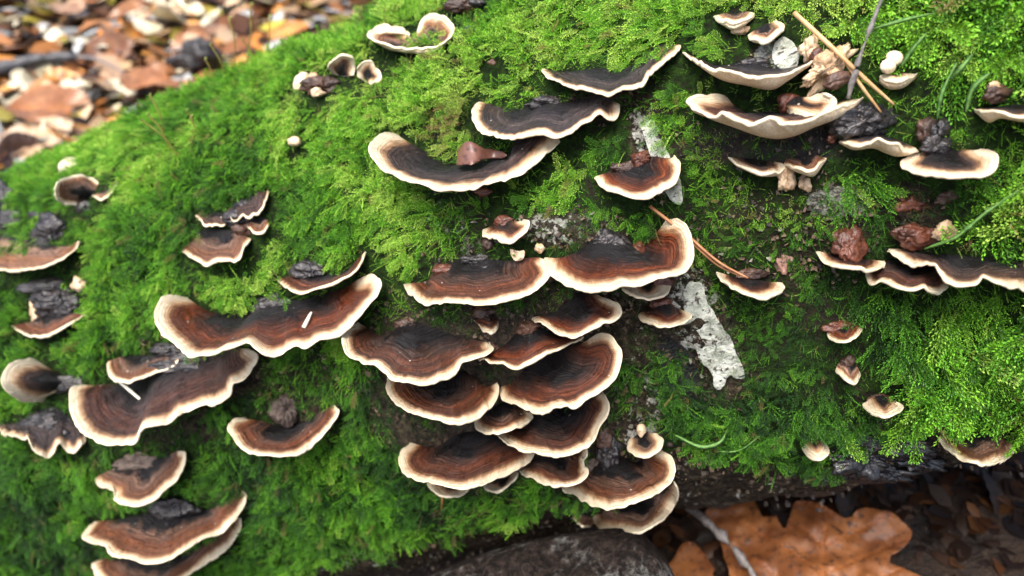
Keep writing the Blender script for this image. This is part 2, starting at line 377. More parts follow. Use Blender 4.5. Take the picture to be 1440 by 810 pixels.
# ------------------------------------------------------------------ bracket fungi
CAPV = []     # all bracket points, to keep moss from growing through them
def bracket(rim, back, label, mw=9, tone=0., rust=0., dark=0., D=None, under=None, group=None, name='bracket_fungus', cat='bracket fungus',
            dome=0., sag=.06, th=.11, knobs=(), lift=.16, wav=1.0, origin_px=None):
    Lp = np.linalg.norm(np.diff(np.array(rim, float), axis=0), axis=1).sum()
    nu = int(np.clip(Lp / 2.2, 28, 190)); nv = int(np.clip(Lp / 9, 14, 34))
    R2 = crom(rim, nu); B2 = crom(back, nu)
    s = np.linspace(0, 1, nu); seed = random.random() * 40
    t_back = tlog(B2) - lift * .6; tA = np.interp(.5, s, t_back); A2 = B2[nu // 2]
    tone = float(np.clip(tone + random.uniform(-.08, .16), 0, 1)); dark = float(np.clip(dark + random.uniform(-.05, .2), 0, 1)); rust = float(np.clip(rust + random.uniform(-.15, .1), 0, 1))
    W = np.linalg.norm(R2[0] - R2[-1]) / 48; W = max(W, np.ptp(R2[:, 0]) / 48 * .8)
    phi = -math.asin(pxdir(R2[nu // 2])[2])
    if D is None:
        dpx = R2[nu // 3:2 * nu // 3, 1].mean() - A2[1]
        D = float(np.clip(dpx / 48 / math.tan(phi), .34 * W, .52 * W)); D = min(D, 2.5)
    b = np.sin(math.pi * np.clip(s, 0, 1)) ** .75
    tl = tlog(R2)
    t_rim = np.minimum((1 - b) * (tl - lift) + b * (np.minimum(tA, tl) - D), tl - lift)
    RIM = CAM + pxdir(R2) * t_rim[:, None]; BK = CAM + pxdir(B2) * t_back[:, None]
    # fine crinkle of the edge
    RIM = RIM + (wav * .05 * noise(RIM, 2.4, int(seed)) + wav * .028 * noise(RIM, 6, 3) - .03 * np.clip(noise(RIM, 4.5, 9) - .3, 0, 1) * 3)[:, None] * np.array([.2, .3, 1])
    _o = BK - RIM; _o /= np.linalg.norm(_o, axis=1, keepdims=True) + 1e-9; RIM = RIM + _o * (.16 * np.clip(noise(RIM + seed, 1.5, 12) - .35, 0, 1) + .10 * np.clip(noise(RIM + seed, 4.2, 13) - .35, 0, 1))[:, None]
    v = np.linspace(0, 1, nv) ** .85
    P = BK[:, None] * (1 - v)[None, :, None] + RIM[:, None] * v[None, :, None]
    Ln = np.linalg.norm(RIM - BK, axis=1)
    rd = Ln[:, None] * (1 - v)[None]
    arc = np.r_[0, np.cumsum(np.linalg.norm(np.diff(RIM, axis=0), axis=1))]
    env = (np.sin(math.pi * s) ** .5)[:, None]
    vv = np.broadcast_to(v, (nu, nv))
    z = dome * env * (1 - vv) ** 2 * W * .12 - sag * env * Ln[:, None] * np.sin(math.pi * vv) * .6
    wobble = noise(np.stack([np.broadcast_to(arc[:, None], (nu, nv)) * .5, vv * 1.5, vv * 0 + seed], -1), 1, 1)
    z = z + env * wav * np.sin(math.pi * np.minimum(vv * 1.15, 1)) * (.022 * np.abs(np.sin(rd * 7 + wobble * 3.0)) + .014 * np.sin(rd * 17 + wobble * 4) + .05 * wobble)
    z = z + .025 * wav * noise(np.stack([np.broadcast_to(arc[:, None], (nu, nv)), rd * .6, vv * 0 + seed], -1), 3.1, 2) * np.sin(math.pi * vv)
    P = P + z[..., None] * np.array([0, -.15, 1])
    # stay outside the log
    px = topx(P); d = pxdir(px); t = np.linalg.norm(P - CAM, axis=-1); tm = tlog(px, 10) - lift * .5
    P = CAM + d * np.minimum(t, tm)[..., None]
    Rs = RIM[::2] if nu > 60 else RIM
    rd = np.sqrt(((P[:, :, None] - Rs[None, None]) ** 2).sum(-1).min(-1)); rd[:, -1] = 0; rd = np.minimum(rd, Ln[:, None] * (1 - v)[None] + 1e-6)
    rmax = np.percentile(rd, 97); zv = 1 - np.clip(rd / rmax, 0, 1) * .7 - .3 * (1 - vv)
    # rounded lip, then the pore surface back to the log
    out = RIM - BK; out /= np.linalg.norm(out, axis=1, keepdims=True) + 1e-9
    T = np.gradient(RIM, axis=0); T /= np.linalg.norm(T, axis=1, keepdims=True)
    dn = np.cross(out, T); dn *= np.sign(-dn[:, 2:3] + 1e-6); dn /= np.linalg.norm(dn, axis=1, keepdims=True) + 1e-9
    dn = dn * .7 + np.array([0, -.05, -.6]); dn /= np.linalg.norm(dn, axis=1, keepdims=True)
    thv = th * (.75 + .5 * noise(RIM, 1.6, 8)) * (.45 + .55 * env[:, 0])
    lip = []
    for a in np.linspace(0, math.pi, 7)[1:]:
        lip.append(RIM + (out * np.sin(a)[..., None] * .5 + dn * (1 - math.cos(a)) * .5) * thv[:, None])
    lip = np.stack(lip, 1)
    nl = lip.shape[1]
    if under is not None:
        U2 = crom(under, nu); tu = np.minimum((1 - b) * (tlog(U2) - lift * .5) + b * (np.minimum(tA, tlog(U2)) - D * .55), tlog(U2) - .05)
        U = CAM + pxdir(U2) * tu[:, None]; U3 = CAM + pxdir(U2 + np.array([0, -4])) * (tlog(U2) + .5)[:, None]
    else:
        c2 = B2 * .55 + A2 * .45 + np.array([0, 7]); c2 = c2 * .75 + R2 * .25
        tt = tlog(c2); U3 = CAM + pxdir(c2) * (tt + .3)[:, None]; U = (lip[:, -1] * .5 + U3 * .5) + np.array([0, 0, .03 * W]) - dn * 0
    w = np.linspace(0, 1, 9)[1:]; E = lip[:, -1]
    und = []; away = pxdir(R2) * .75 + np.array([0, .1, -.65]); away /= np.linalg.norm(away, axis=1, keepdims=True)
    for x in w:
        if under is not None:
            q = (1 - x) ** 2 * E[:, :] + 2 * x * (1 - x) * (U * 1.5 - E * .25 - U3 * .25) + x * x * U3
        else:
            f_ = (1 - x) * (nv - 1); i0 = int(f_); i1 = min(i0 + 1, nv - 1); Pt = P[:, i0] * (1 - f_ + i0) + P[:, i1] * (f_ - i0)
            q = Pt + away * (thv * .8 + (.10 * W) * x * env[:, 0])[:, None]
        und.append(q)
    und = np.stack(und, 1)
    ALL = np.concatenate([P, lip, und], 1); n2 = ALL.shape[1]
    fi = grid_faces(nu, n2)
    # vertex normals of the whole sheet, shared by the parts
    Vf = ALL.reshape(-1, 3); fn = np.cross(Vf[fi[:, 2]] - Vf[fi[:, 0]], Vf[fi[:, 3]] - Vf[fi[:, 1]])
    vn = np.zeros_like(Vf)
    for c in range(4): np.add.at(vn, fi[:, c], fn)
    mid = vn[(nu // 2) * n2 + nv // 2]
    flip = mid[2] - .3 * mid[1] < 0
    if flip: vn = -vn; fi = fi[:, ::-1]
    vn /= np.linalg.norm(vn, axis=1, keepdims=True) + 1e-12
    RD = np.concatenate([rd, np.zeros((nu, nl)), np.linspace(0, 1, 8)[None] * np.full((nu, 1), max(W * .5, .5))], 1)
    VV = np.concatenate([zv, np.ones((nu, nl)), np.broadcast_to(1 - w, (nu, 8))], 1)
    UU = np.broadcast_to(arc[:, None], RD.shape)
    mwc = mw / 48 * 1.0
    a1 = np.stack([RD, VV, UU, np.full_like(RD, mwc)], -1).reshape(-1, 4)
    a2 = np.broadcast_to(np.array([tone, rust, seed, dark]), RD.shape + (4,)).reshape(-1, 4)
    A = BK[nu // 2]
    root = thing(name, label, cat, A, group)
    J = fi.min(1) % n2
    # first pale ring on the top side
    jm = int(np.searchsorted(-(rd[nu // 2]), -mwc * 1.0)); jm = min(max(jm, nv // 2), nv - 2)
    for pname, sel, mat in (('cap', J < jm, M_cap), ('margin', (J >= jm) & (J < nv + nl - 1), M_cap), ('pore_surface', J >= nv + nl - 1, M_pore)):
        f = fi[sel]; idx, inv = np.unique(f, return_inverse=True); f = inv.reshape(-1, 4)
        mesh(pname, Vf[idx], f, mat, root, attrs={'a1': a1[idx], 'a2': a2[idx]}, normals=vn[idx])
    CAPV.append(Vf[::2])
    for kb in knobs: knob(root, *kb)
    return root

def lump(center, ax, seed, rough=.35, sub=18):
    """a wrinkled lump: ax = three axis vectors in cm"""
    nu, nv = sub * 2, sub
    u = np.linspace(0, 2 * math.pi, nu, endpoint=False); v = np.linspace(0.02, math.pi - .02, nv)
    U, Vv = np.meshgrid(u, v, indexing='ij'); D = np.stack([np.cos(U) * np.sin(Vv), np.sin(U) * np.sin(Vv), np.cos(Vv)], -1)
    r = 1 + rough * fbm(D + seed * 7.1, 1.5, 4, int(seed)) * .9 - rough * .45 * np.abs(noise(D + seed, 4, 9)) + rough * .30 * np.abs(noise(D + seed, 9, 9)) - rough * .14 * noise(D + seed, 22, 10)
    P = center + (D * r[..., None]) @ np.array(ax)
    F = [];
    for i in range(nu):
        for j in range(nv - 1): F.append([i * nv + j, i * nv + j + 1, ((i + 1) % nu) * nv + j + 1, ((i + 1) % nu) * nv + j])
    F.append([i * nv for i in range(nu)]); F.append([i * nv + nv - 1 for i in range(nu)][::-1])
    return P.reshape(-1, 3), F
def lump_at(x, y, rx, ry, h=.15, depth=None, rot=0, rough=.35, seed=None):
    seed = random.random() * 50 if seed is None else seed
    P = onlog([(x, y)], h)[0]; d = pxdir((x, y)); t = np.linalg.norm(P - CAM) / FPX
    X = np.array([1, 0, 0]); Y = np.cross(X, d); Y /= np.linalg.norm(Y); Y *= -np.sign(-Y[2])
    a = math.radians(rot); dep = depth if depth is not None else min(rx, ry) * t * 1.0
    ax = [(X * math.cos(a) + Y * math.sin(a)) * rx * t, (-X * math.sin(a) + Y * math.cos(a)) * ry * t, d * dep]
    sub = int(np.clip(max(rx, ry) * 1.3, 10, 40))
    return lump(P, ax, seed, rough, sub), P
def knob(root, x, y, rx, ry, mat, pname='base', h=.12, rot=0, rough=.4, label=None):
    (V, F), P = lump_at(x, y, rx, ry, h, rot=rot, rough=rough)
    o = mesh(pname, V, F, mat, root); CAPV.append(V[::3])
    if label: o['label'] = label
    return o

B = bracket
K, BR, RE, TA, GR = M_black, M_brownk, M_redk, M_tank, M_greyk
# --- upper left and top
B([(138,258),(128,249),(105,247),(84,253),(77,266),(82,279),(97,286),(112,289)], [(136,262),(132,272),(122,280),(114,286)],
  'small pinkish brown bracket with pale edge near the upper left end of the log', mw=5, tone=.8, D=.7, knobs=[(116,291,13,8,K)])
B([(130,276),(142,280),(156,270),(166,256)], [(132,274),(143,269),(155,262),(165,256)],
  'little tan fungus lobe just right of the pinkish brown bracket at upper left', mw=4, tone=1, D=.4)
B([(575,49),(562,38),(538,35),(521,41),(519,51),(543,60),(572,68),(600,66),(625,58),(638,42),(632,26),(612,19),(594,25),(586,44)],
  [(574,50),(578,53),(582,53),(586,50)], 'white rimmed double lobed bracket standing on the moss at the top edge of the log', mw=11, tone=.75, rust=.3, D=1.2,
  under=[(577,52),(560,50),(535,52),(521,53),(545,70),(575,76),(600,77),(622,68),(636,48),(630,40),(612,38),(594,40),(586,46)], sag=.35)
B([(469,104),(462,92),(468,80),(480,77),(493,80),(500,92),(497,105)], [(473,105),(478,106),(484,107),(492,106)],
  'small upright fungus with brown centre, left of a pair near the top', mw=8, tone=.3, D=.5, knobs=[(482,99,9,8,BR)])
B([(507,108),(503,96),(510,87),(522,86),(528,94),(535,103),(532,113),(520,118)], [(508,110),(512,112),(516,114)],
  'small upright white edged fungus with black spot, right of a pair near the top', mw=8, tone=.2, D=.45, knobs=[(512,102,6,9,K)])
B([(761,98),(770,109),(788,115),(817,123),(850,131),(873,124),(900,117),(922,94),(947,78),(958,66)],
  [(763,96),(790,101),(830,97),(850,95),(863,100),(897,88),(917,68),(933,62),(957,63)],
  'long dark grey bracket with rising right tip, highest of the upper trio', mw=8, dark=.95, D=1.3)
B([(671,143),(664,153),(667,175),(680,187),(707,193),(730,192),(763,184),(780,190),(800,187),(817,173),(830,166),(843,157),(857,165),(868,162),(872,148)],
  [(673,143),(685,145),(710,152),(735,150),(760,137),(775,137),(800,145),(840,132),(858,140),(871,146)],
  'dark grey wavy bracket between two other dark ones, middle of the upper trio', mw=10, dark=.9, rust=.1, D=1.5, knobs=[(770,145,26,10,K)])
B([(560,190),(540,187),(523,198),(520,213),(533,230),(557,245),(590,255),(640,267),(687,258),(723,248),(747,233),(770,213),(788,199)],
  [(562,192),(575,200),(598,213),(615,224),(640,231),(680,226),(722,212),(724,194),(750,187),(786,195)],
  'broad boat shaped dark bracket with a thick cream rim holding a brown leaf scrap', mw=19, dark=.85, rust=.1, D=1.9)
B([(836,249),(845,259),(863,268),(885,277),(910,277),(940,263),(953,247),(957,228),(947,220)], [(838,248),(860,240),(880,230),(900,222),(920,220),(935,222),(946,222)],
  'rusty brown bracket with a knobbly centre beside the pale bark streak', mw=9, rust=1, D=1.2, knobs=[(903,224,16,11,RE), (880,236,20,9,BR)])
# --- upper right
B([(1003,23),(1015,27),(1035,28),(1055,24),(1061,19)], [(1004,22),(1025,17),(1050,16),(1061,18)], 'pale bracket seen from the side, upper left of the two small ones at the top',
  mw=7, tone=1, D=.8, under=[(1004,26),(1015,36),(1030,44),(1045,39),(1060,26)], knobs=[(1042,42,12,7,TA)])
B([(1051,50),(1058,57),(1078,55),(1094,44),(1103,35),(1094,27)], [(1053,48),(1060,43),(1078,33),(1092,28)], 'pale bracket with brown top tipped to the right, above the white bark spot',
  mw=6, tone=.7, rust=.5, D=.7, under=[(1052,52),(1060,61),(1078,61),(1096,50),(1104,38),(1096,30)])
B([(960,74),(975,80),(1000,93),(1015,96),(1045,104),(1075,106),(1105,102),(1130,92),(1153,82)], [(961,73),(985,83),(1010,92),(1040,87),(1065,87),(1085,96),(1120,93),(1151,82)],
  'long pale bracket seen edge on with cream underside and a black knob behind', mw=8, dark=.9, D=1.7, under=[(961,77),(978,90),(1000,106),(1020,116),(1050,122),(1085,128),(1110,114),(1133,98),(1152,85)],
  knobs=[(1062,93,24,8,K)])
B([(1020,135),(995,132),(975,134),(967,145),(980,158),(1003,163),(1017,155),(1035,166),(1058,171),(1083,162),(1103,170),(1133,167),(1160,158),(1187,147),(1213,139)],
  [(1022,136),(1035,150),(1055,160),(1080,156),(1100,158),(1125,156),(1160,150),(1180,143),(1211,138)], 'widest pale wavy bracket with deep cream underside below the long edge on one',
  mw=13, dark=.3, rust=.2, D=2.0, under=[(1020,140),(990,150),(975,158),(985,163),(1005,170),(1035,182),(1067,193),(1093,197),(1120,192),(1147,180),(1180,168),(1200,155),(1212,142)])
B([(1145,135),(1160,130),(1172,135),(1173,147),(1160,157),(1137,163),(1113,161)], [(1143,138),(1120,136),(1103,145),(1110,158)],
  'small brown lobe with white edge rising inside the widest pale bracket', mw=9, rust=.5, D=.9, lift=.5, knobs=[(1110,147,14,12,RE)])
B([(1024,222),(1035,229),(1065,242),(1090,243),(1103,236),(1100,230)], [(1025,221),(1060,224),(1085,227),(1100,229)], 'thin cream bracket below the widest pale one, left of a pale stalk',
  mw=8, tone=.4, dark=.3, D=1.0, under=[(1025,224),(1036,234),(1065,247),(1090,249),(1103,240),(1101,234)], knobs=[(1107,250,13,17,TA,'stalk'), (1133,260,8,9,TA,'stalk')])
B([(1103,228),(1120,235),(1140,236),(1162,223)], [(1105,224),(1125,219),(1145,218),(1161,222)], 'orange brown lobe with pale underside, right of the pale stalk',
  mw=3, rust=1, tone=.6, D=.9, under=[(1108,238),(1128,246),(1145,249),(1161,228)])
B([(1180,199),(1200,203),(1222,199),(1235,194),(1250,201),(1265,202),(1275,210),(1292,212)], [(1183,197),(1200,190),(1225,188),(1245,190),(1270,200),(1288,208)],
  'wavy cream frill beneath a big black wrinkled knob', mw=9, dark=1, D=1.2, under=[(1181,203),(1200,212),(1227,210),(1245,217),(1262,222),(1278,219),(1291,214)],
  knobs=[(1215,171,38,27,K), (1170,194,8,8,RE)])
B([(1280,217),(1268,226),(1272,236),(1293,241),(1327,243),(1360,246),(1390,244),(1402,234),(1403,218),(1390,210),(1377,211)], [(1282,217),(1300,214),(1325,211),(1350,210),(1375,212)],
  'flat brown bracket with wide cream edge right of the wavy frill', mw=13, dark=.4, tone=.2, D=1.5, knobs=[(1317,205,18,13,K), (1303,182,12,14,BR), (1325,180,12,11,K)])
B([(1370,155),(1380,153),(1400,156),(1440,163),(1475,166)], [(1370,154),(1400,150),(1430,147),(1474,150)], 'pale bracket cut by the right edge of the picture', mw=7, dark=.7, D=1.2,
  under=[(1371,159),(1390,174),(1408,168),(1440,173),(1474,173)])
B([(1235,108),(1250,112),(1270,112),(1289,105)], [(1238,106),(1255,101),(1275,103),(1288,104)], 'little cream bracket topped by two round white buds', mw=10, tone=1, D=.6,
  under=[(1236,118),(1250,127),(1270,125),(1287,112)], knobs=[(1258,82,11,9,M_whitek,'bud',.5,0,.1), (1249,93,10,9,M_whitek,'bud',.5,0,.1)])
# --- left
B([(-30,365),(0,379),(25,380),(55,377),(85,365),(105,350),(112,340)], [(-30,332),(0,322),(15,318),(28,325),(40,335),(75,345),(95,346),(110,339)],
  'tan ring zoned bracket cut by the left edge of the picture', mw=6, tone=1, D=2.0, knobs=[(72,325,22,18,K), (14,312,26,12,K), (56,304,12,9,K)])
B([(16,458),(35,470),(50,473),(75,467),(100,455),(120,443)], [(18,457),(45,452),(65,440),(90,438),(118,442)], 'orange brown bracket with a thin edge under a black shrivelled clump at left',
  mw=4, tone=.4, rust=.6, D=1.2, knobs=[(80,425,34,18,K), (70,406,28,10,K), (50,432,7,18,TA,'edge_bead'), (110,400,9,9,TA,'edge_bead'), (52,411,6,5,TA,'edge_bead')])
B([(256,354),(275,364),(290,370),(310,364),(335,363),(342,350),(353,337)], [(258,347),(275,335),(278,325),(300,322),(330,325),(352,335)],
  'grey brown ring zoned bracket, lowest of a small dark cluster on open moss', mw=6, tone=.85, D=1.4)
B([(275,305),(290,313),(310,316),(322,308)], [(276,303),(290,298),(305,298),(320,304)], 'shrivelled dark lobe on the left of the small cluster on open moss', mw=3, tone=.6, dark=.6, D=.6, wav=2)
B([(308,308),(330,307),(352,302),(370,290),(378,272)], [(312,303),(330,288),(355,272),(376,268)], 'crinkled black lobe at the top of the small cluster on open moss', mw=3, tone=.3, dark=.8, D=.8, wav=3,
  knobs=[(335,308,22,12,K), (345,292,16,10,K)])
B([(348,318),(358,326),(370,325),(379,316)], [(350,312),(360,307),(372,306),(378,312)], 'pinkish brown lobe at the right of the small cluster on open moss', mw=3, tone=.8, D=.6, knobs=[(340,322,14,9,BR)])
B([(390,395),(405,404),(420,411),(440,406),(470,397),(500,380),(514,354)], [(391,394),(405,388),(440,386),(465,386),(485,380),(505,362),(513,354)],
  'slim bracket with a black knob sitting just above the largest left hand bracket', mw=6, rust=.5, tone=.2, D=1.3, knobs=[(436,383,25,16,K)])
B([(263,417),(247,413),(230,417),(220,430),(218,450),(227,467),(243,480),(255,490),(262,498),(283,497),(307,492),(333,485),(350,480),(362,490),(377,500),(393,497),(415,487),(430,487),
   (445,477),(462,473),(480,466),(500,448),(515,432),(531,413),(535,395),(522,387),(507,390)],
  [(265,420),(283,432),(300,439),(330,441),(350,438),(365,428),(390,420),(420,422),(450,415),(475,408),(490,402),(503,393)],
  'largest left hand bracket with rust and black bands and a wavy cream rim', mw=17, rust=.75, D=2.5, knobs=[(388,432,30,14,K)])
B([(150,512),(152,525),(165,535),(190,533),(215,525),(240,517),(251,507)], [(152,508),(170,502),(200,500),(225,500),(250,504)],
  'small flat brown bracket overlapping the left side of the big black centred one', mw=7, tone=.5, D=1.2, lift=.6, knobs=[(235,492,22,9,K)])
B([(118,541),(100,545),(98,563),(100,580),(113,603),(133,618),(160,626),(187,623),(195,608),(205,598),(233,593),(250,583),(280,570),(300,568),(320,557),(328,540),(345,530),(357,515),(362,500),(352,490)],
  [(120,542),(150,540),(170,540),(200,530),(225,508),(245,499),(270,500),(300,495),(330,490),(350,490)],
  'big black centred bracket with folded cream rim, below the largest left hand bracket', mw=15, rust=.35, dark=.35, D=2.3, knobs=[(272,512,50,16,K)])
B([(62,513),(48,504),(25,506),(7,520),(3,537),(12,552),(30,562),(55,564),(63,556)], [(65,516),(85,527),(95,537),(85,547),(66,555)],
  'round dark bracket with white rim near the left edge, narrowing to a neck', mw=19, rust=.2, dark=.4, D=1.0, knobs=[(93,540,26,9,K)])
B([(-4,600),(10,612),(38,620),(46,633),(57,639),(72,636),(85,626),(100,634),(112,630),(121,616)], [(-4,597),(25,595),(60,580),(80,574),(100,588),(119,610)],
  'shrivelled black bracket with ragged tan edge at the lower left', mw=9, dark=.8, tone=.3, D=1.4, wav=3.5, knobs=[(70,598,34,20,K), (45,600,16,9,K)])
B([(345,587),(330,589),(321,600),(327,614),(340,629),(357,637),(385,640),(415,639),(432,630),(450,615),(468,595),(476,578),(470,570)],
  [(347,589),(368,592),(385,597),(410,598),(430,593),(450,580),(467,571)], 'single crescent bracket hanging from a grey stalk, alone on the moss', mw=10, rust=.7, tone=.15, D=1.7,
  knobs=[(402,572,20,22,GR,'stalk',-.1,0,.5)])
B([(132,672),(140,683),(160,690),(160,700),(172,708),(195,709),(220,700),(243,680),(257,655),(260,637),(252,633)], [(135,671),(152,662),(175,654),(200,647),(225,645),(249,634)],
  'half round brown bracket with white notched rim above the lowest left pair', mw=11, tone=.45, rust=.2, D=1.5, knobs=[(205,652,30,12,GR,'base',-.1,0,.5)])
B([(133,733),(122,742),(117,757),(147,767),(155,777),(177,785),(207,790),(233,787),(260,773),(283,757),(307,750),(323,740),(337,720),(347,700),(343,690)],
  [(136,733),(160,731),(178,728),(205,722),(235,716),(265,718),(290,717),(310,707),(330,695),(341,690)],
  'upper bracket of the stacked pair at the bottom left, rust centred', mw=11, rust=.75, tone=.3, D=2.1, knobs=[(240,712,30,16,K)])
B([(138,786),(130,795),(140,814),(170,830),(220,830),(262,808),(300,785),(325,765),(337,745),(338,728)], [(145,785),(180,786),(230,785),(270,775),(310,750),(335,728)],
  'lower bracket of the stacked pair, cut by the bottom edge at left', mw=11, tone=.4, rust=.2, D=1.8)
# --- centre cluster
B([(568,400),(577,412),(593,425),(613,427),(637,423),(667,427),(693,426),(720,418),(747,410),(763,397),(773,383),(770,370),(765,364)],
  [(571,399),(600,395),(607,385),(625,378),(645,364),(665,362),(690,364),(715,367),(740,363),(757,362),(764,364)],
  'bracket with dark wavy ring and black knobs, left of the two brackets at the centre', mw=11, rust=.45, D=2.0, knobs=[(625,380,18,9,RE), (670,366,20,8,K), (698,380,22,9,K)])
B([(763,366),(773,383),(793,397),(813,405),(833,408),(857,405),(873,400),(900,399),(923,391),(940,389),(960,382),(972,366),(974,345),(967,322),(955,308),(940,305)],
  [(766,362),(790,362),(815,352),(830,340),(855,333),(880,338),(895,352),(905,345),(925,325),(937,308)],
  'big centre bracket with black wet hump and an upright right hand lobe', mw=15, rust=.85, D=2.3, knobs=[(856,345,27,19,K), (893,357,14,14,RE), (758,349,8,7,TA,'edge_bead')])
B([(874,402),(885,413),(910,418),(935,414),(944,401)], [(877,400),(905,397),(930,396),(942,399)], 'pale lobe tucked under the right end of the big centre bracket', mw=16, tone=.9, D=.9,
  knobs=[(931,397,14,6,RE)])
B([(678,323),(680,331),(697,333),(703,337),(715,337),(728,331),(740,320),(743,311),(733,310)], [(680,322),(690,318),(695,308),(712,304),(722,311),(735,311)],
  'small white edged bracket alone above the centre bracket with dark ring', mw=9, rust=.6, D=.9, knobs=[(709,312,15,10,RE), (687,343,8,9,BR)])
B([(503,453),(490,459),(482,473),(487,497),(503,507),(530,513),(543,523),(553,533),(580,538),(600,538),(623,532),(640,523),(650,507),(670,503),(687,497),(694,488),(688,481)],
  [(506,455),(520,463),(535,470),(555,463),(560,455),(572,450),(590,454),(605,460),(630,468),(655,476),(686,481)],
  'dark chocolate bracket with a crack across it, upper left of the big stack', mw=11, rust=.05, D=2.3, knobs=[(574,460,20,12,BR), (600,470,20,8,K)])
B([(677,461),(685,467),(697,465),(702,459)], [(664,448),(672,436),(688,434),(700,450)], 'tiny dark bracket with a white lip in the shade above the stack', mw=5, rust=.2, D=.6, knobs=[(682,440,15,10,BR)])
B([(748,447),(763,455),(780,467),(793,470),(813,471),(833,460),(850,450),(860,450),(871,443),(873,430),(860,422),(847,419)],
  [(750,446),(775,440),(795,427),(810,414),(835,413),(845,418)], 'shaded red brown bracket with a small extra lobe, top right of the big stack', mw=9, rust=.6, D=1.8)
B([(672,503),(693,508),(707,508),(727,516),(747,508),(767,497),(793,487),(821,473)], [(675,502),(700,490),(715,480),(728,467),(745,458),(760,460),(775,468),(795,475),(819,473)],
  'rust edged bracket squeezed between the chocolate one and the big banded one', mw=5, rust=1, D=1.6, knobs=[(745,462,18,13,BR), (690,490,14,9,BR)])
B([(702,548),(706,560),(723,568),(742,575),(762,578),(777,573),(797,570),(809,571),(826,559),(846,547),(864,530),(872,510),(872,492),(862,477),(850,469),(838,470),(829,477)],
  [(704,545),(720,540),(730,530),(745,514),(770,502),(800,491),(815,485),(827,479)], 'large ring banded bracket with bright rust stripe at the right of the stack', mw=10, rust=.75, D=2.3, dome=.3)
B([(545,533),(543,545),(550,560),(567,575),(583,582),(600,584),(620,590),(640,594),(660,591),(680,580),(695,565),(702,545),(698,538)],
  [(548,533),(570,530),(600,528),(625,525),(650,522),(668,532),(682,543),(696,540)], 'dark bowl shaped bracket left of the large banded one, second row of the stack', mw=10, rust=.3, D=2.2)
B([(667,593),(670,603),(687,608),(713,605),(733,598),(749,585),(744,580)], [(668,590),(685,580),(705,567),(725,572),(743,580)], 'little bracket wedged in the middle of the stack', mw=10, tone=.3, D=1.4)
B([(698,608),(710,620),(727,630),(747,633),(770,637),(793,638),(820,630),(833,620),(843,603),(853,583),(855,567),(847,552)],
  [(700,606),(730,600),(745,588),(765,578),(800,572),(830,562),(844,554)], 'broad dark brown bracket directly beneath the large ring banded one', mw=12, rust=.3, D=2.2)
B([(577,623),(567,630),(561,643),(567,663),(583,673),(607,680),(633,683),(667,684),(693,675),(720,663),(743,650),(752,637)],
  [(580,623),(598,628),(615,628),(640,612),(670,607),(700,616),(725,630),(750,636)], 'wide rust and chocolate bracket at the lower left of the stack', mw=12, rust=.55, D=2.3)
B([(600,679),(610,690),(630,697),(650,696),(661,685)], [(603,677),(630,678),(658,682)], 'pale lobe peeping out under the left of the wide lower bracket', mw=14, tone=1, D=1.2)
B([(680,684),(690,691),(705,688),(722,675),(729,663)], [(682,682),(705,675),(727,663)], 'pale lobe peeping out under the right of the wide lower bracket', mw=14, tone=1, D=1.2)
B([(730,662),(740,668),(753,672),(760,678),(777,682),(797,682),(813,677),(827,664),(820,650),(825,640),(823,627),(815,626)],
  [(732,660),(750,648),(765,638),(800,630),(813,627)], 'small brown bracket between the wide lower one and the lowest right pair', mw=9, tone=.25, rust=.1, D=1.9)
B([(790,683),(793,690),(810,697),(827,707),(857,716),(883,708),(910,700),(933,687),(948,670),(948,653),(940,640),(928,633)],
  [(792,681),(815,668),(830,655),(850,645),(875,642),(893,650),(910,640),(926,634)], 'upper bracket of the lowest right pair in the stack, orange brown', mw=12, rust=.55, tone=.35, D=2.2,
  knobs=[(858,632,18,26,K), (850,616,12,14,BR), (836,655,16,10,GR)])
B([(883,620),(883,634),(897,641),(913,640),(928,630),(932,617),(925,609)], [(885,617),(895,612),(903,610),(910,609),(923,609)], 'small pale scallop on a thin neck right of the lower stack', mw=9, tone=.8, D=.9,
  knobs=[(902,605,6,9,TA,'stalk',.3,0,.2)])
B([(833,727),(838,737),(853,744),(873,748),(900,746),(920,738),(940,722),(953,700),(953,685),(948,678)], [(836,725),(850,717),(880,710),(915,700),(935,690),(947,681)],
  'lowest bracket of the stack, tan with a wide white edge', mw=13, tone=.75, rust=.2, D=1.9)
B([(806,727),(815,738),(828,740),(837,735)], [(808,722),(818,720),(836,722)], 'pinkish tan flap at the left of the lowest bracket', mw=2, tone=1, D=.8)
B([(897,443),(910,453),(937,460),(960,454),(972,443),(966,438)], [(899,441),(912,434),(922,424),(937,422),(948,431),(964,438)],
  'small bracket with rusty knob beside the pale bark strip', mw=8, rust=.8, D=1.2, knobs=[(932,428,17,11,RE)])
# --- right
B([(1006,383),(1020,398),(1045,410),(1068,416),(1090,413),(1104,404),(1100,397)], [(1008,382),(1030,388),(1055,391),(1080,396),(1098,397)],
  'thin crescent bracket touched by a brown pine needle', mw=11, rust=.3, D=1.2, under=[(1006,386),(1020,401),(1045,413),(1068,419),(1090,415),(1104,407),(1101,400)], knobs=[(1055,385,20,7,BR)])
B([(1148,353),(1155,364),(1175,372),(1200,377),(1230,378),(1244,373),(1244,368)], [(1150,353),(1170,357),(1200,361),(1225,365),(1242,367)],
  'cream crescent bracket below a red brown cone shaped lump', mw=10, rust=.4, D=1.2, knobs=[(1194,346,20,24,RE,'lump',.15,0,.35)])
B([(1216,382),(1222,397),(1240,396),(1262,405),(1285,406),(1300,403),(1320,411),(1333,404),(1338,395)], [(1217,378),(1235,377),(1250,366),(1280,370),(1310,375),(1332,391)],
  'dark hollow bracket tucked under the long wavy one at the right', mw=6, rust=.1, dark=.2, D=1.5)
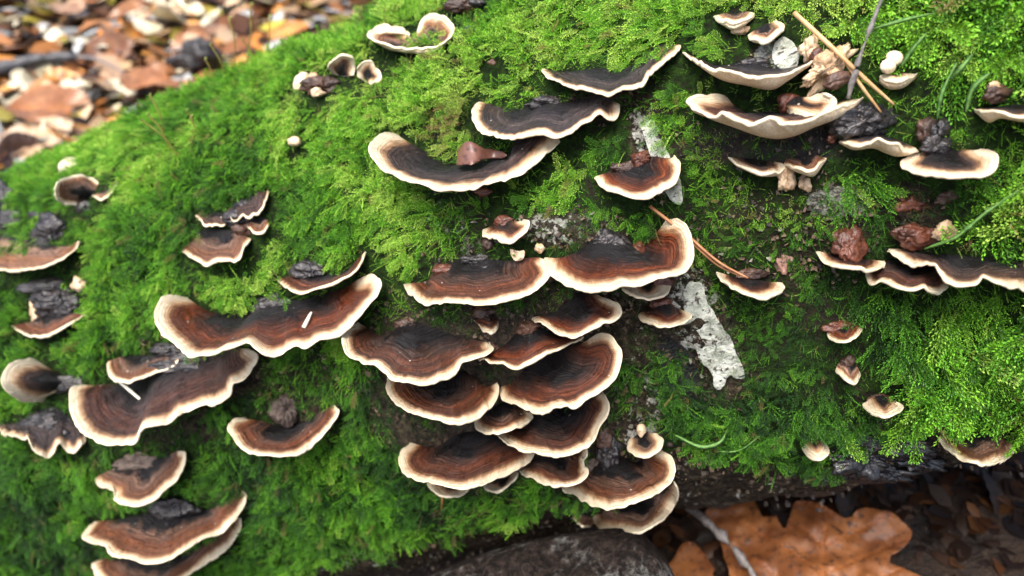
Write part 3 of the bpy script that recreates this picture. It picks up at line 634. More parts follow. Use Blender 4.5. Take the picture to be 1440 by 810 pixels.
B([(1248,352),(1260,361),(1293,370),(1313,368),(1323,377),(1333,393),(1347,400),(1370,400),(1382,390),(1407,398),(1440,407),(1475,410)],
  [(1250,350),(1275,350),(1310,357),(1330,357),(1360,360),(1400,364),(1440,370),(1475,375)], 'long wavy brown bracket running out of the right edge of the picture', mw=12, tone=.15, dark=.55, D=1.9)
B([(1163,470),(1172,478),(1185,481),(1200,478),(1213,462)], [(1165,462),(1185,455),(1205,455)], 'small rust fungus with a white lip in the dark moss at right', mw=4, rust=1, D=.7, knobs=[(1184,460,20,9,RE)])
B([(1175,520),(1188,532),(1205,538),(1210,528)], [(1178,512),(1190,506),(1204,512)], 'tiny tan and white fungus hanging in the moss right of the pale bark strip', mw=5, tone=.7, D=.5, knobs=[(1192,508,10,8,BR)])
B([(1214,567),(1222,578),(1243,585),(1260,582),(1270,572),(1265,567)], [(1216,566),(1225,560),(1240,556),(1255,563)], 'small white edged bracket low on the right above the black wet bark', mw=12, tone=.2, rust=.2, D=1.2, lift=.5,
  knobs=[(1237,562,14,8,BR)])
B([(1321,614),(1328,627),(1345,638),(1362,647),(1390,651),(1410,648),(1425,637),(1428,628)], [(1324,612),(1360,610),(1390,610),(1417,620)],
  'separate brown bracket with cream edge at the lower right, under the moss fringe', mw=9, tone=.45, rust=.2, D=2.4, lift=.9)
B([(1128,630),(1138,641),(1153,644),(1166,635),(1162,625)], [(1131,626),(1143,618),(1157,620)], 'pale fungus bud half hidden in hanging moss at the lower right', mw=12, tone=.9, D=.6)

# --- fungi that are lumps rather than brackets
def lumpy(name, label, cat, parts, group=None):
    root = thing(name, label, cat, onlog([parts[0][:2]])[0], group)
    for p in parts: knob(root, *p)
    return root
lumpy('fungus_button', 'round white fungus button by the upper left edge of the log', 'fungus', [(101,237,16,13,M_whitek,'bud',.45,0,.08), (104,234,4,3,TA,'centre_spot',.75,0,.1)])
lumpy('withered_fungus', 'withered brown fungus with pale tips left of the two small upright ones', 'fungus', [(452,121,24,13,BR,'body',.4), (423,115,9,14,M_whitek,'pale_lobe',.5,-35,.15), (438,108,9,5,TA,'pale_lobe',.5,20), (447,130,9,6,TA,'pale_lobe',.6)])
lumpy('withered_fungus', 'folded orange and tan fungus crossed by the pale pine needles', 'fungus', [(1163,98,28,17,TA,'body',.2,40,.8), (1139,68,12,16,TA,'pale_lobe',.4,0,.5), (1178,112,16,9,BR,'dark_fold',.7,20,.4), (1150,80,8,10,RE,'dark_fold',.5)])
lumpy('dark_fungus_lump', 'black lump at the far left edge above the tan ring zoned bracket', 'fungus', [(8,283,18,20,K,'body',.4)])
lumpy('fungus_nodule', 'dull red brown nodule, upper one of two stacked at the right', 'fungus', [(1285,287,21,14,RE,'body',-.05,0,.55)])
lumpy('fungus_nodule', 'glossy dark red nodule right above the long wavy bracket', 'fungus', [(1289,330,25,16,RE,'body',.1,0,.4)])
lumpy('fungus_nodule', 'little brown nodule right of the dull red brown one', 'fungus', [(1331,280,13,9,BR,'body',0,0,.6)])
lumpy('fungus_nodule', 'tan crumpled nodule touching the glossy dark red one', 'fungus', [(1329,328,15,12,TA,'body',.4,0,.5)])
lumpy('fungus_nodule', 'pinkish oval scab on the bark between the crescent bracket and the red brown cone', 'fungus', [(1103,367,11,14,mat_simple('pink_scab',(.16,.075,.055),(.34,.20,.16),400,.5),'body',-.1,0,.6)])
lumpy('fungus_nodule', 'small tan disc beside the black wet bark at the lower right', 'fungus', [(1306,631,6,8,TA,'body',.3,0,.15)])
lumpy('fungus_nodule', 'small orange brown crumb on the moss near the right edge at the top', 'fungus', [(1400,132,16,10,BR,'body',.3), (1398,122,8,7,TA,'body',.4)])
lumpy('fungus_nodule', 'yellowish ball in the moss left of the upper trio', 'fungus', [(414,199,9,7,TA,'body',.6,0,.15)])
lumpy('dark_fungus_lump', 'black pebble like lump in the moss right of the double lobed bracket', 'fungus', [(662,43,10,7,K,'body',.5,0,.25)])
lumpy('dark_fungus_lump', 'dark brown lump on the ridge of the log at the top', 'fungus', [(648,8,20,9,BR,'body',.5), (672,4,12,6,K,'body',.6)])
lumpy('fungus_nodule', 'small reddish brown crumb in the moss above the upper trio', 'fungus', [(692,88,7,4,BR,'body',.5)])
lumpy('fungus_nodule', 'dark red crumb under the boat shaped bracket', 'fungus', [(680,270,12,6,RE,'body',.3)])

# ------------------------------------------------------------------ moss
def strip(P0, P1, w, up, tint):  # folded lance leaf: 4 triangles
    d = P1 - P0; L = np.linalg.norm(d); side = np.cross(d, up); side /= np.linalg.norm(side) + 1e-9
    m = P0 + d * .42; n = up / np.linalg.norm(up)
    V = [P0, m + side * w - 0 * n, P1, m - side * w, m - n * w * .5]
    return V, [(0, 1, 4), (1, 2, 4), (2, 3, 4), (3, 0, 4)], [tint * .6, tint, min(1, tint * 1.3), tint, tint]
def make_shoot(kind, seed):
    r = np.random.default_rng(seed); V, F, C = [], [], []
    def add(v, f, c):
        o = len(V); V.extend(v); F.extend([tuple(i + o for i in t) for t in f]); C.extend(c)
    def leafy(p0, d0, L, n, lw, ll, bend, up):
        d0 = d0 / np.linalg.norm(d0); sd = np.cross(d0, up); sd /= np.linalg.norm(sd) + 1e-9; upn = np.cross(sd, d0)
        pts = [p0 + d0 * L * t + bend * (L * t * t) for t in np.linspace(0, 1, n + 1)]
        for i in range(n):
            a, b = pts[i], pts[i + 1]; ax = b - a; ax /= np.linalg.norm(ax); t = i / n
            for sg in (-1, 1):
                q = ax * .75 + sg * sd * (.75 - .35 * t) + upn * r.uniform(-.05, .45); q /= np.linalg.norm(q)
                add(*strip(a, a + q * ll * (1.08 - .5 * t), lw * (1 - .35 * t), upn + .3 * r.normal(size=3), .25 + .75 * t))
        add(*strip(pts[-2], pts[-1] + (pts[-1] - pts[-2]) * .9, lw * .8, upn, 1))
        return pts
    Z = np.array([0, 0, 1.]); X = np.array([1, 0, 0.]); Y = np.array([0, 1, 0.])
    def strand(p0, d0, L, n, w, ll, bend):      # thin string of tiny leaves all round the stem
        d0 = d0 / np.linalg.norm(d0); a0 = np.cross(d0, [.3, .5, .8]); a0 /= np.linalg.norm(a0); b0 = np.cross(d0, a0); pts = []
        for k in range(n):
            t = k / n; a = k * 2.4 + r.uniform(-.3, .3); p = p0 + d0 * L * t + bend * (L * t * t); pts.append(p); ax = d0 + bend * 2 * t; ax /= np.linalg.norm(ax)
            q = ax * 1.0 + (a0 * math.cos(a) + b0 * math.sin(a)) * r.uniform(.45, .8)
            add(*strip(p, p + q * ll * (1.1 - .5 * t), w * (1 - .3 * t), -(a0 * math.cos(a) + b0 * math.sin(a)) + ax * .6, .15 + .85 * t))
        return pts
    if kind == 'frond':      # feather moss: stem with slim side branches, drooping tip
        main = strand(Z * 0, Z, 1.05, 22, .022, .11, X * .35)
        for i in range(4, 21, 2):
            t = i / 22
            for sg in (-1, 1):
                L = .34 * math.sin(math.pi * (t * .84 + .12)) ** .8 * r.uniform(.6, 1.25)
                strand(main[i], Z * .95 + Y * sg * .8 + X * r.uniform(-.15, .35), L, 6, .020, .085, X * .15 + Z * .1)
    elif kind == 'tuft':     # bundle of slim shoots
        for k in range(6):
            a = k * 1.05 + r.uniform(-.4, .4)
            strand(Z * .02, Z + (X * math.cos(a) + Y * math.sin(a)) * r.uniform(.15, .75), r.uniform(.55, 1.0), 13, .022, .10, (X * math.cos(a) + Y * math.sin(a)) * .15)
    else:
        strand(Z * 0, Z, 1.15, 34, .024, .11, X * .35 + Y * r.uniform(-.15, .15))
    V = np.array(V) * S
    me = bpy.data.meshes.new('moss_shoot'); me.from_pydata(V.tolist(), [], F)
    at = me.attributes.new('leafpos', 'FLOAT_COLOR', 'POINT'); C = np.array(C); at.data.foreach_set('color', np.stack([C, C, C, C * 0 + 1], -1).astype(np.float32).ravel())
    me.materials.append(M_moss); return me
def build_moss():
    col = bpy.data.collections.new('moss_shoots')       # kept off the scene, used only as instances
    kinds = ['frond', 'frond', 'frond', 'tuft', 'tuft', 'spike', 'spike']
    for i, kd in enumerate(kinds):
        o = bpy.data.objects.new('moss_shoot_%d' % i, make_shoot(kd, 100 + i)); col.objects.link(o)
    # roots spread evenly over the log
    n = 260000
    s = rng.uniform(-32, 33, n); th = rng.uniform(-2.3, 2.3, n)
    N = np.cos(th)[:, None] * AXU + np.sin(th)[:, None] * AXV
    C0 = AX0 + s[:, None] * AXN; R = LR0 + LR1 * s / AXL; P = C0 + R[:, None] * N
    P = C0 + (R + ldisp(P))[:, None] * N
    px = topx(P); vis = ((CAM - P) * N).sum(-1) > -3.0
    infr = (px[:, 0] > -260) & (px[:, 0] < 1700) & (px[:, 1] > -260) & (px[:, 1] < 1000) & vis
    P, N, px = P[infr], N[infr], px[infr]
    fac = ((CAM - P) * N).sum(-1) > 0
    bare = np.where(fac, blob(px, BARE), .1); lo = np.where(fac, low(px), np.where(N[:, 2] < 0, 50, -200))
    patch = noise(P, .8, 61) * .5 + noise(P, 2.2, 62) * .35
    cl = noise(P, .95, 65) * .7 + noise(P, 2.1, 66) * .4
    bare = bare * .72
    dens = np.clip(1.0 - bare * 1.15 + patch * .55 * (bare > .1), 0, 1) * np.clip(.5 - (lo + 14 * patch) / 16, 0, 1)
    dens *= np.clip(.85 + cl * 1.1, .35, 1)
    keep = rng.random(len(P)) < dens * .72 * (1 - .62 * np.clip((px[:, 0] - 1120) / 150, 0, 1)); short = (~keep) & (rng.random(len(P)) < .70 * np.clip(1.15 - bare * 1.05, 0, 1) * np.clip(.5 - (lo + 14 * patch) / 16, 0, 1)); keep |= short
    P = P + N * (np.clip(cl + .1, 0, 1) * .60 * np.clip(1 - bare * 1.6, 0, 1))[:, None] * np.where(short, .0, 1.)[:, None]
    P, N, px, bare, patch, fac, lo, short = [a[keep] for a in (P, N, px, bare, patch, fac, lo, short)]
    x, y = px[:, 0], px[:, 1]
    big = np.clip((x - 1120) / 150, 0, 1) * np.clip((640 - y) / 60, 0, 1)
    sc = (.36 + .20 * rng.random(len(P))) * (1 - .45 * np.clip(bare * 1.4, 0, 1)) + big * .75 * rng.random(len(P)) + .10 * np.clip(noise(P, .5, 77), 0, 1)
    sc *= np.where((x > 960) & (x < 1180) & (y > 230) & (y < 540), .62, 1.)
    sc = np.where(short, .20 + .12 * rng.random(len(P)), sc)
    # keep clear of fungi
    cv = np.vstack(CAPV)[::2]; kd = kdtree.KDTree(len(cv))
    for i, p in enumerate(cv): kd.insert(p, i)
    kd.balance()
    ok = np.ones(len(P), bool); tip = P + N * (.40)
    for i in range(len(P)):
        d0 = kd.find(tip[i])[2]
        if not short[i]: d0 = min(d0, kd.find(tip[i] + N[i] * .35)[2])
        if d0 < (.18 if short[i] else .26 + .36 * sc[i]): ok[i] = False
        elif d0 < .8 and not short[i]: sc[i] *= .55 + .45 * (d0 - .3) / .5
    P, N, px, bare, patch, sc, fac, lo, short = [a[ok] for a in (P, N, px, bare, patch, sc, fac, lo, short)]
    m = len(P)
    flow = np.array([-.25, -.35, -1.0])
    flow = flow - (N @ flow)[:, None] * N
    field = np.stack([noise(P, .35, 71), noise(P, .35, 72), noise(P, .35, 73)], -1) * 1.1
    rnd = rng.normal(size=(m, 3)) * .55
    D = N * (.50 + .35 * rng.random(m))[:, None] + flow * .60 + field * .75 + rnd * .85
    bad = (D * N).sum(1) < .22; D[bad] += N[bad] * .55
    D /= np.linalg.norm(D, axis=1, keepdims=True)
    rot = np.zeros((m, 3), np.float32)
    for i in range(m):
        z = Vector(D[i]); up = Vector(N[i]) + Vector((random.uniform(-.5, .5), random.uniform(-.5, .5), random.uniform(-.5, .5)))
        xx = up - z * up.dot(z); xx.normalize(); xx = -xx; yy = z.cross(xx)
        e = Matrix((xx, yy, z)).transposed().to_euler(); rot[i] = e
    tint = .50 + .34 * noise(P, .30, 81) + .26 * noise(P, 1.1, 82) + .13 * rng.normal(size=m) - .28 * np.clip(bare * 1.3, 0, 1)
    tint += .16 * np.clip((1.2 * (420 - px[:, 1])) / 420, -1, 1)  # upper moss brighter: light from above put into tint, lower moss also thinner
    dead = np.clip(1.25 * blob(px, [(650, 170, 50, 30, -20, 1.)]) * rng.random(m), 0, 1); dead = np.maximum(dead, (rng.random(m) < .035) * .8)
    var = np.where(rng.random(m) < .62, rng.integers(0, 3, m), np.where(rng.random(m) < .75, rng.integers(3, 5, m), rng.integers(5, 7, m))).astype(np.int32)
    sel_sparse = (bare > .25) | short; var[sel_sparse] = rng.integers(3, 7, sel_sparse.sum())
    print('moss shoots', m)
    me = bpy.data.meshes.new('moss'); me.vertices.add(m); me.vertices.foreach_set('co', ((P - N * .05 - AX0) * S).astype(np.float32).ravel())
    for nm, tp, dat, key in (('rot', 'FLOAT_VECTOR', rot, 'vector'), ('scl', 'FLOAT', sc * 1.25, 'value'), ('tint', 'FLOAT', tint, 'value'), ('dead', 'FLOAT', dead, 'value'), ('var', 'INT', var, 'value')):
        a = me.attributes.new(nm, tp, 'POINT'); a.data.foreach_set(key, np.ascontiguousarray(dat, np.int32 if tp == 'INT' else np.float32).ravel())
    me.materials.append(M_moss)
    o = link(bpy.data.objects.new('moss', me)); o.location = Vector(AX0 * S)
    tag(o, 'bright green feathery moss growing over the log', 'moss', kind='stuff')
    g = bpy.data.node_groups.new('scatter_moss', 'GeometryNodeTree')
    g.interface.new_socket('Geometry', in_out='INPUT', socket_type='NodeSocketGeometry'); g.interface.new_socket('Geometry', in_out='OUTPUT', socket_type='NodeSocketGeometry')
    gi = g.nodes.new('NodeGroupInput'); go = g.nodes.new('NodeGroupOutput'); ip = g.nodes.new('GeometryNodeInstanceOnPoints'); ci = g.nodes.new('GeometryNodeCollectionInfo')
    ci.inputs['Collection'].default_value = col; ci.inputs['Separate Children'].default_value = True; ci.inputs['Reset Children'].default_value = True
    def na(nm, dt):
        x = g.nodes.new('GeometryNodeInputNamedAttribute'); x.data_type = dt; x.inputs['Name'].default_value = nm; return x.outputs['Attribute']
    L = g.links.new
    mp = g.nodes.new('GeometryNodeMeshToPoints'); L(gi.outputs[0], mp.inputs[0]); L(mp.outputs[0], ip.inputs['Points'])
    L(ci.outputs[0], ip.inputs['Instance']); ip.inputs['Pick Instance'].default_value = True
    L(na('var', 'INT'), ip.inputs['Instance Index']); L(na('rot', 'FLOAT_VECTOR'), ip.inputs['Rotation']); L(na('scl', 'FLOAT'), ip.inputs['Scale'])
    L(ip.outputs[0], go.inputs[0])
    md = o.modifiers.new('scatter', 'NODES'); md.node_group = g
build_moss()

# ------------------------------------------------------------------ twigs, needles, scraps and blades on the log
M_twig = mat_simple('grey_twig', (.10, .09, .085), (.22, .20, .19), 500, .6, .6)
M_needle = mat_simple('tan_needle', (.36, .20, .08), (.55, .36, .18), 260, .42, .2)
M_needleb = mat_simple('brown_needle', (.20, .075, .028), (.34, .15, .06), 260, .4, .2)
M_pale = mat_simple('white_stalk', (.55, .52, .40), (.72, .70, .58), 300, .4, .2)
M_blade = mat_simple('grass_blade', (.04, .12, .02), (.13, .27, .06), 700, .6, 1.0)
M_seta = mat_simple('spore_stalk', (.14, .10, .02), (.22, .20, .04), 200, .4, .1)
M_caps = mat_simple('spore_capsule', (.10, .13, .02), (.24, .26, .05), 200, .35, .1)
def rod(name, label, cat, pts, r, mat, group=None, taper=True, sides=8, rough=.0, parent=None):
    """pts: (pixel x, pixel y, height over the log in cm); r in cm"""
    p = crom([tuple(onlog([(x, y)], h)[0]) for x, y, h in pts], max(8, len(pts) * 6))
    n = len(p); t = np.linspace(0, 1, n); rr = r * (1 - .55 * t ** 3 if taper else 1 + 0 * t) * (1 + rough * 2 * noise(p, 2.5, 4))
    V, F = tube(p, rr, sides, 3, rough)
    if parent is None and label: 
        o = mesh(name, V, F, mat, origin=p[0]); return tag(o, label, cat, group)
    return mesh(name, V, F, mat, parent)
rod('twig', 'thin grey twig standing up from the black knob to the top edge', 'twig', [(1193, 138, .5), (1205, 95, .9), (1222, 45, 1.2), (1247, -20, 1.6)], .065, M_twig, rough=.05)
rod('pine_needle', 'longer tan pine needle crossing behind the grey twig', 'pine needle', [(1117, 18, .7), (1165, 62, .8), (1210, 105, .7), (1257, 147, .6)], .062, M_needle)
rod('pine_needle', 'shorter tan pine needle just below the longer one by the grey twig', 'pine needle', [(1178, 66, .6), (1205, 112, .6), (1239, 158, .45)], .048, M_needle)
rod('pine_needle', 'brown double pine needle lying from the centre bracket to the thin crescent one', 'pine needle', [(914, 290, .35), (965, 330, .5), (1010, 368, .8), (1052, 391, 1.2)], .05, M_needleb)
rod('pine_needle', 'faint second brown needle lying along the double one at the centre right', 'pine needle', [(968, 337, .45), (1008, 372, .7), (1040, 388, 1.0)], .035, M_needleb)
rod('pale_stalk', 'white curved stalk resting on the big black centred bracket', 'stalk', [(158, 527, 1.5), (178, 545, 1.55), (208, 571, 1.5)], .065, M_pale)
rod('splinter', 'short white splinter on the largest left hand bracket', 'splinter', [(427, 461, 1.45), (433, 449, 1.25), (438, 439, 1.0)], .07, M_pale)
rod('rust_stalk', 'tiny rust coloured stalk below the wide lower bracket', 'stalk', [(621, 693, .5), (622, 705, .5), (620, 718, .4)], .045, M_needleb)
def blade(label, pts, w, mat=M_blade, name='grass_blade', cat='grass blade', group=None):
    p = crom([tuple(onlog([(x, y)], h)[0]) for x, y, h in pts], 26); n = len(p)
    T = np.gradient(p, axis=0); T /= np.linalg.norm(T, axis=1, keepdims=True); vd = p - CAM; vd /= np.linalg.norm(vd, axis=1, keepdims=True)
    sd = np.cross(T, vd + .5 * noise(p, 1., 3)[:, None]); sd /= np.linalg.norm(sd, axis=1, keepdims=True); up = np.cross(sd, T)
    w = w * .5; t = np.linspace(0, 1, n); ww = (w * (1 + .5 * noise(p, 6, 8)) * np.sin(math.pi * (.12 + .85 * t)) ** .6)[:, None]
    ring = [p + sd * ww, p + up * ww * .12 * 0 - up * ww * .35, p - sd * ww, p - up * ww * .5 - vd * 0]
    V = np.stack(ring, 1).reshape(-1, 3); F = []
    for i in range(n - 1):
        for k in range(4): F.append([i * 4 + k, i * 4 + (k + 1) % 4, (i + 1) * 4 + (k + 1) % 4, (i + 1) * 4 + k])
    F += [[0, 3, 2, 1], [n * 4 - 4, n * 4 - 3, n * 4 - 2, n * 4 - 1]]
    return tag(mesh(name, V, F, mat, origin=p[0]), label, cat, group)
blade('pale green blade leaning left from the grey twig at the top', [(1226, 41, .9), (1265, 30, 1.1), (1315, 18, 1.0)], .09)
blade('short green blade slanting up right above the white buds', [(1267, 94, .7), (1283, 70, 1.0), (1303, 46, 1.1)], .09)
blade('upright grey green blade above the flat brown bracket', [(1318, 168, .8), (1325, 130, 1.1), (1345, 88, 1.2)], .10)
blade('wide green blade in the moss at the upper right', [(1337, 112, .9), (1352, 95, 1.1), (1368, 76, 1.1)], .12)
blade('green blade right of the wide one at the upper right', [(1358, 158, .7), (1368, 125, 1.0), (1392, 102, 1.1)], .12)
blade('long green strand sloping up right beside the tan crumpled nodule', [(1300, 350, .9), (1345, 333, 1.2), (1385, 300, 1.4), (1432, 268, 1.5)], .10)
blade('pale green blade curled along the lower edge of the moss', [(950, 612, .5), (985, 628, .8), (1012, 622, .8), (1023, 603, .5)], .14)
blade('narrow green blade under the lower moss edge left of centre right', [(1008, 635, .5), (1040, 633, .7), (1070, 612, .6)], .09)
blade('bright green blade hanging over the lower left bracket pair', [(2, 778, .7), (20, 765, .9), (30, 752, .7)], .1)
blade('bright green blade pointing down near the bottom left corner', [(60, 762, .5), (57, 780, .9), (52, 800, .9)], .11)
random.seed(12)
def sheet(name, outline, depth, mat, label=None, cat=None, parent=None, thick=.06, warp=.2, seed=1, step=6, rag=1.):
    """a bent sheet with thickness inside a pixel outline; depth(px)->distance along the ray"""
    from mathutils.geometry import delaunay_2d_cdt
    o = crom(list(outline) + [outline[0]], max(24, int(len(outline) * 5 * rag)))[:-1]
    o = o + np.stack([noise(np.c_[o, o[:, 0] * 0], .11, seed), noise(np.c_[o, o[:, 0] * 0], .11, seed + 5)], -1) * step * .35 * rag + np.stack([noise(np.c_[o, o[:, 0] * 0], .4, seed), noise(np.c_[o, o[:, 0] * 0], .4, seed + 5)], -1) * (rag - 1) * 2.2
    lo_, hi_ = o.min(0), o.max(0)
    gx, gy = np.meshgrid(np.arange(lo_[0], hi_[0], step), np.arange(lo_[1], hi_[1], step)); g = np.stack([gx.ravel(), gy.ravel()], -1) + rng.uniform(-1, 1, (gx.size, 2)) * step * .2
    inside = np.zeros(len(g), bool); j = len(o) - 1
    for i in range(len(o)):
        c = ((o[i, 1] > g[:, 1]) != (o[j, 1] > g[:, 1])) & (g[:, 0] < (o[j, 0] - o[i, 0]) * (g[:, 1] - o[i, 1]) / (o[j, 1] - o[i, 1] + 1e-12) + o[i, 0]); inside ^= c; j = i
    pts = [Vector(q) for q in np.vstack([o, g[inside]])]
    v2, _, f2, *_ = delaunay_2d_cdt(pts, [], [list(range(len(o)))], 1, 1e-4)
    q = np.array([tuple(v) for v in v2]); t = depth(q); P = CAM + pxdir(q) * t[:, None]
    P = P + warp * fbm(P, .8, 3, seed)[:, None] * (-pxdir(q) * .6 + np.array([0, 0, .5]))
    Lw = P + pxdir(q) * thick; n = len(P); F = [list(f) for f in f2] + [[i + n for i in f][::-1] for f in f2]
    from collections import Counter
    E = Counter(); 
    for f in f2:
        for a, b in zip(f, list(f[1:]) + [f[0]]): E[(a, b)] += 1
    for (a, b) in E:
        if (b, a) not in E: F.append([b, a, a + n, b + n])
    A = np.zeros((2 * n, 4)); A[:, 3] = 1
    if name in ('oak_leaf',):
        ax = (q[:, 0] - 1150) * .10 + (q[:, 1] - 850) * -.995; al = (q[:, 0] - 1150); sidev = np.abs(q[:, 0] - 1150 - (850 - q[:, 1]) * .1)
        vein = np.clip(1 - sidev / 3.5, 0, 1) + .7 * np.clip(np.cos((ax - sidev * .55) * .15) * 7 - 6, 0, 1); A[:n, 0] = np.clip(vein, 0, 1)
    if parent is None:
        return tag(mesh(name, np.vstack([P, Lw]), F, mat, origin=P.mean(0), attrs={'a1': A}), label, cat)
    ob = mesh(name, np.vstack([P, Lw]), F, mat, parent, attrs={'a1': A})
    if label: ob['label'] = label
    return ob
M_scrap = mat_leaf('leaf_scrap', (.085, .036, .026), (.16, .075, .055), (.05, .022, .017), .33)
sheet('leaf_scrap', [(641, 231), (644, 210), (652, 198), (668, 200), (682, 208), (700, 211), (713, 216), (706, 222), (690, 222), (676, 224), (662, 231), (655, 229)],
      lambda q: tlog(q) - .9 - .5 * np.sin((q[:, 0] - 640) / 12), M_scrap, 'brown dead leaf scrap caught in the boat shaped bracket', 'leaf', thick=.03, warp=.2, step=4)
sheet('leaf_scrap', [(716, 352), (728, 355), (737, 353), (736, 364), (726, 368), (718, 362)], lambda q: tlog(q) - .35, M_tank, 'orange tan bark chip just above the centre bracket with dark ring', 'bark chip', thick=.12, step=4)
def mat_plate():
    k = NT('birch_bark'); n = k.noise(k.pos(), 260, 6, .7); n2 = k.noise(k.pos(), 1100, 4, .65); mp = k.n('Mapping'); k.set(mp.inputs[0], k.pos()); mp.inputs['Scale'].default_value = (1, 3.2, .9); mp.inputs['Rotation'].default_value = (0, .6, .3)
    st = k.noise(mp.outputs[0], 420, 4, .7); c = k.mix(k.ss(n, .38, .62), (.56, .58, .51), (.30, .32, .26)); c = k.mix(k.ss(st, .54, .66), c, (.07, .06, .05)); c = k.mix(k.ss(n, .60, .72), c, (.12, .17, .05))
    k.bump(k.math('ADD', k.math('ADD', n, st), k.math('MULTIPLY', n2, .5)), 1., .0012); return k.out(c, .6, .3)
M_plate = mat_plate()
sheet('bark_plate', [(960, 408), (974, 396), (988, 400), (996, 424), (1008, 445), (1022, 466), (1034, 488), (1042, 512), (1048, 530), (1036, 532), (1026, 528), (1014, 547), (1004, 544), (998, 520), (984, 505), (980, 488), (966, 474), (962, 440)],
      lambda q: tlog(q) - .12 - .10 * np.clip((q[:, 0] - 960 - (q[:, 1] - 400) * .45) / 30, 0, 1) ** 2, M_plate, 'strip of pale birch like bark right of the brackets', parent=LOG, thick=.06, warp=.12, step=4, rag=1.45)
sheet('bark_plate', [(1090, 60), (1103, 52), (1118, 62), (1124, 82), (1116, 98), (1098, 97), (1086, 82)], lambda q: tlog(q) - .18, M_plate, 'pale patch of bark under the tilted small bracket', parent=LOG, thick=.2, warp=.02, step=4)
sheet('bark_plate', [(902, 180), (918, 168), (930, 190), (942, 222), (955, 246), (960, 285), (946, 282), (930, 262), (914, 215)], lambda q: tlog(q) - .10, M_plate, 'white bark streak behind the rusty brown bracket', parent=LOG, thick=.15, warp=.1, step=4)

def chips():
    n = 2600; V, F, C = [], [], []
    zones = [b for b in BARE if b[5] >= .3]; wz = np.array([b[2] * b[3] for b in zones], float); wz /= wz.sum()
    zi = rng.choice(len(zones), n, p=wz); q = []
    for i in zi:
        x, y, rx, ry, rot, st = zones[i]; a = rng.uniform(0, 6.28); r = math.sqrt(rng.random()) * 1.25
        u, v = r * math.cos(a) * rx, r * math.sin(a) * ry; c_, s_ = math.cos(math.radians(rot)), math.sin(math.radians(rot)); q.append((x + u * c_ - v * s_, y + u * s_ + v * c_))
    lx = rng.uniform(280, 1440, 700); q = np.vstack([np.array(q), np.c_[lx, np.interp(lx, LOWX, LOWY) + rng.uniform(-12, 60, 700)]])
    P = onlog(q, 0.0); N = lognormal(P); pal = blob(q, PALE)
    for i in range(len(P)):
        sz = rng.uniform(.03, .12) * (1.35 if rng.random() < .15 else 1); a = rng.normal(size=3); t1 = np.cross(N[i], a); t1 /= np.linalg.norm(t1); t2 = np.cross(N[i], t1); k = rng.integers(4, 7)
        nn = N[i] + rng.normal(size=3) * .35; nn /= np.linalg.norm(nn); o = len(V); h = rng.uniform(.03, .09)
        ang = np.sort(rng.uniform(0, 6.28, k)); el = rng.uniform(.45, 1)
        ring = [P[i] + (t1 * math.cos(b) + t2 * math.sin(b) * el) * sz * rng.uniform(.6, 1.1) for b in ang]
        V += [r_ + nn * .1 * 0 - N[i] * .06 for r_ in ring] + [P[i] * .25 + r_ * .75 + nn * h + N[i] * .03 for r_ in ring]
        F += [[o + j, o + (j + 1) % k, o + k + (j + 1) % k, o + k + j] for j in range(k)] + [[o + k + j for j in range(k)]]
        base = rng.choice([0, 1, 2], p=[.55, .3, .15]) if rng.random() > pal[i] * .45 else 3
        c = {0: (.035, .025, .018), 1: (.08, .052, .033), 2: (.15, .105, .065), 3: (.17, .165, .13)}[int(base)]
        f = rng.uniform(.7, 1.3); C += [(c[0] * f, c[1] * f, c[2] * f, 1)] * (2 * k)
    m = NT('bark_chips'); col = m.attr('tone').outputs['Color']; nz = m.noise(m.pos(), 900, 4, .6); m.bump(nz, .6, .0006)
    m.out(m.mix(.5, col, m.mix(1, col, m.mix(nz, (.3, .3, .3), (1.7, 1.7, 1.7)), 'MULTIPLY')), .6, .4)
    o = mesh('bark_flakes', np.array(V), F, m.m, LOG, smooth=False, attrs={'tone': np.array(C)}); o['kind'] = 'stuff'
chips()
for a in [(1215, 640, 40, 18), (1262, 622, 44, 16), (1290, 645, 26, 12), (1240, 660, 30, 12), (1195, 662, 18, 10)]: knob(LOG, *a, M_rot, 'black_rot', .0, -8, .75)

# spore stalks of the moss on the ridge at upper left
for i, (x, y, tx, ty) in enumerate([(255, 226, 198, 168), (240, 215, 207, 160), (265, 180, 262, 155), (270, 205, 268, 163), (232, 196, 210, 133), (318, 120, 295, 62), (330, 100, 322, 25), (345, 98, 352, 5), (372, 90, 378, 22), (358, 95, 340, 55), (300, 130, 288, 82), (335, 104, 312, 78)]):
    base = onlog([(x, y)], .2)[0]; t = np.linalg.norm(base - CAM); top = CAM + pxdir((tx, ty)) * (t - .3)
    mid = (base + top) / 2 + np.array([.15, 0, .1]); p = crom([base, mid, top], 12); root = thing('spore_stalk', 'hair thin spore stalk with a drooping capsule standing on the moss ridge at upper left', 'moss stalk', base, 'spore stalks on the moss ridge')
    V, F = tube(p, .03, 6); mesh('stalk', V, F, M_seta, root)
    dr = p[-1] - p[-2]; dr = dr / np.linalg.norm(dr) * .5 + np.array([.5, 0, -.5]); c = np.array([p[-1] + dr * k * .28 for k in np.linspace(0, 1, 6)]); V, F = tube(c, np.array([.02, .05, .07, .065, .045, .02]), 8); mesh('capsule', V, F, M_caps, root)

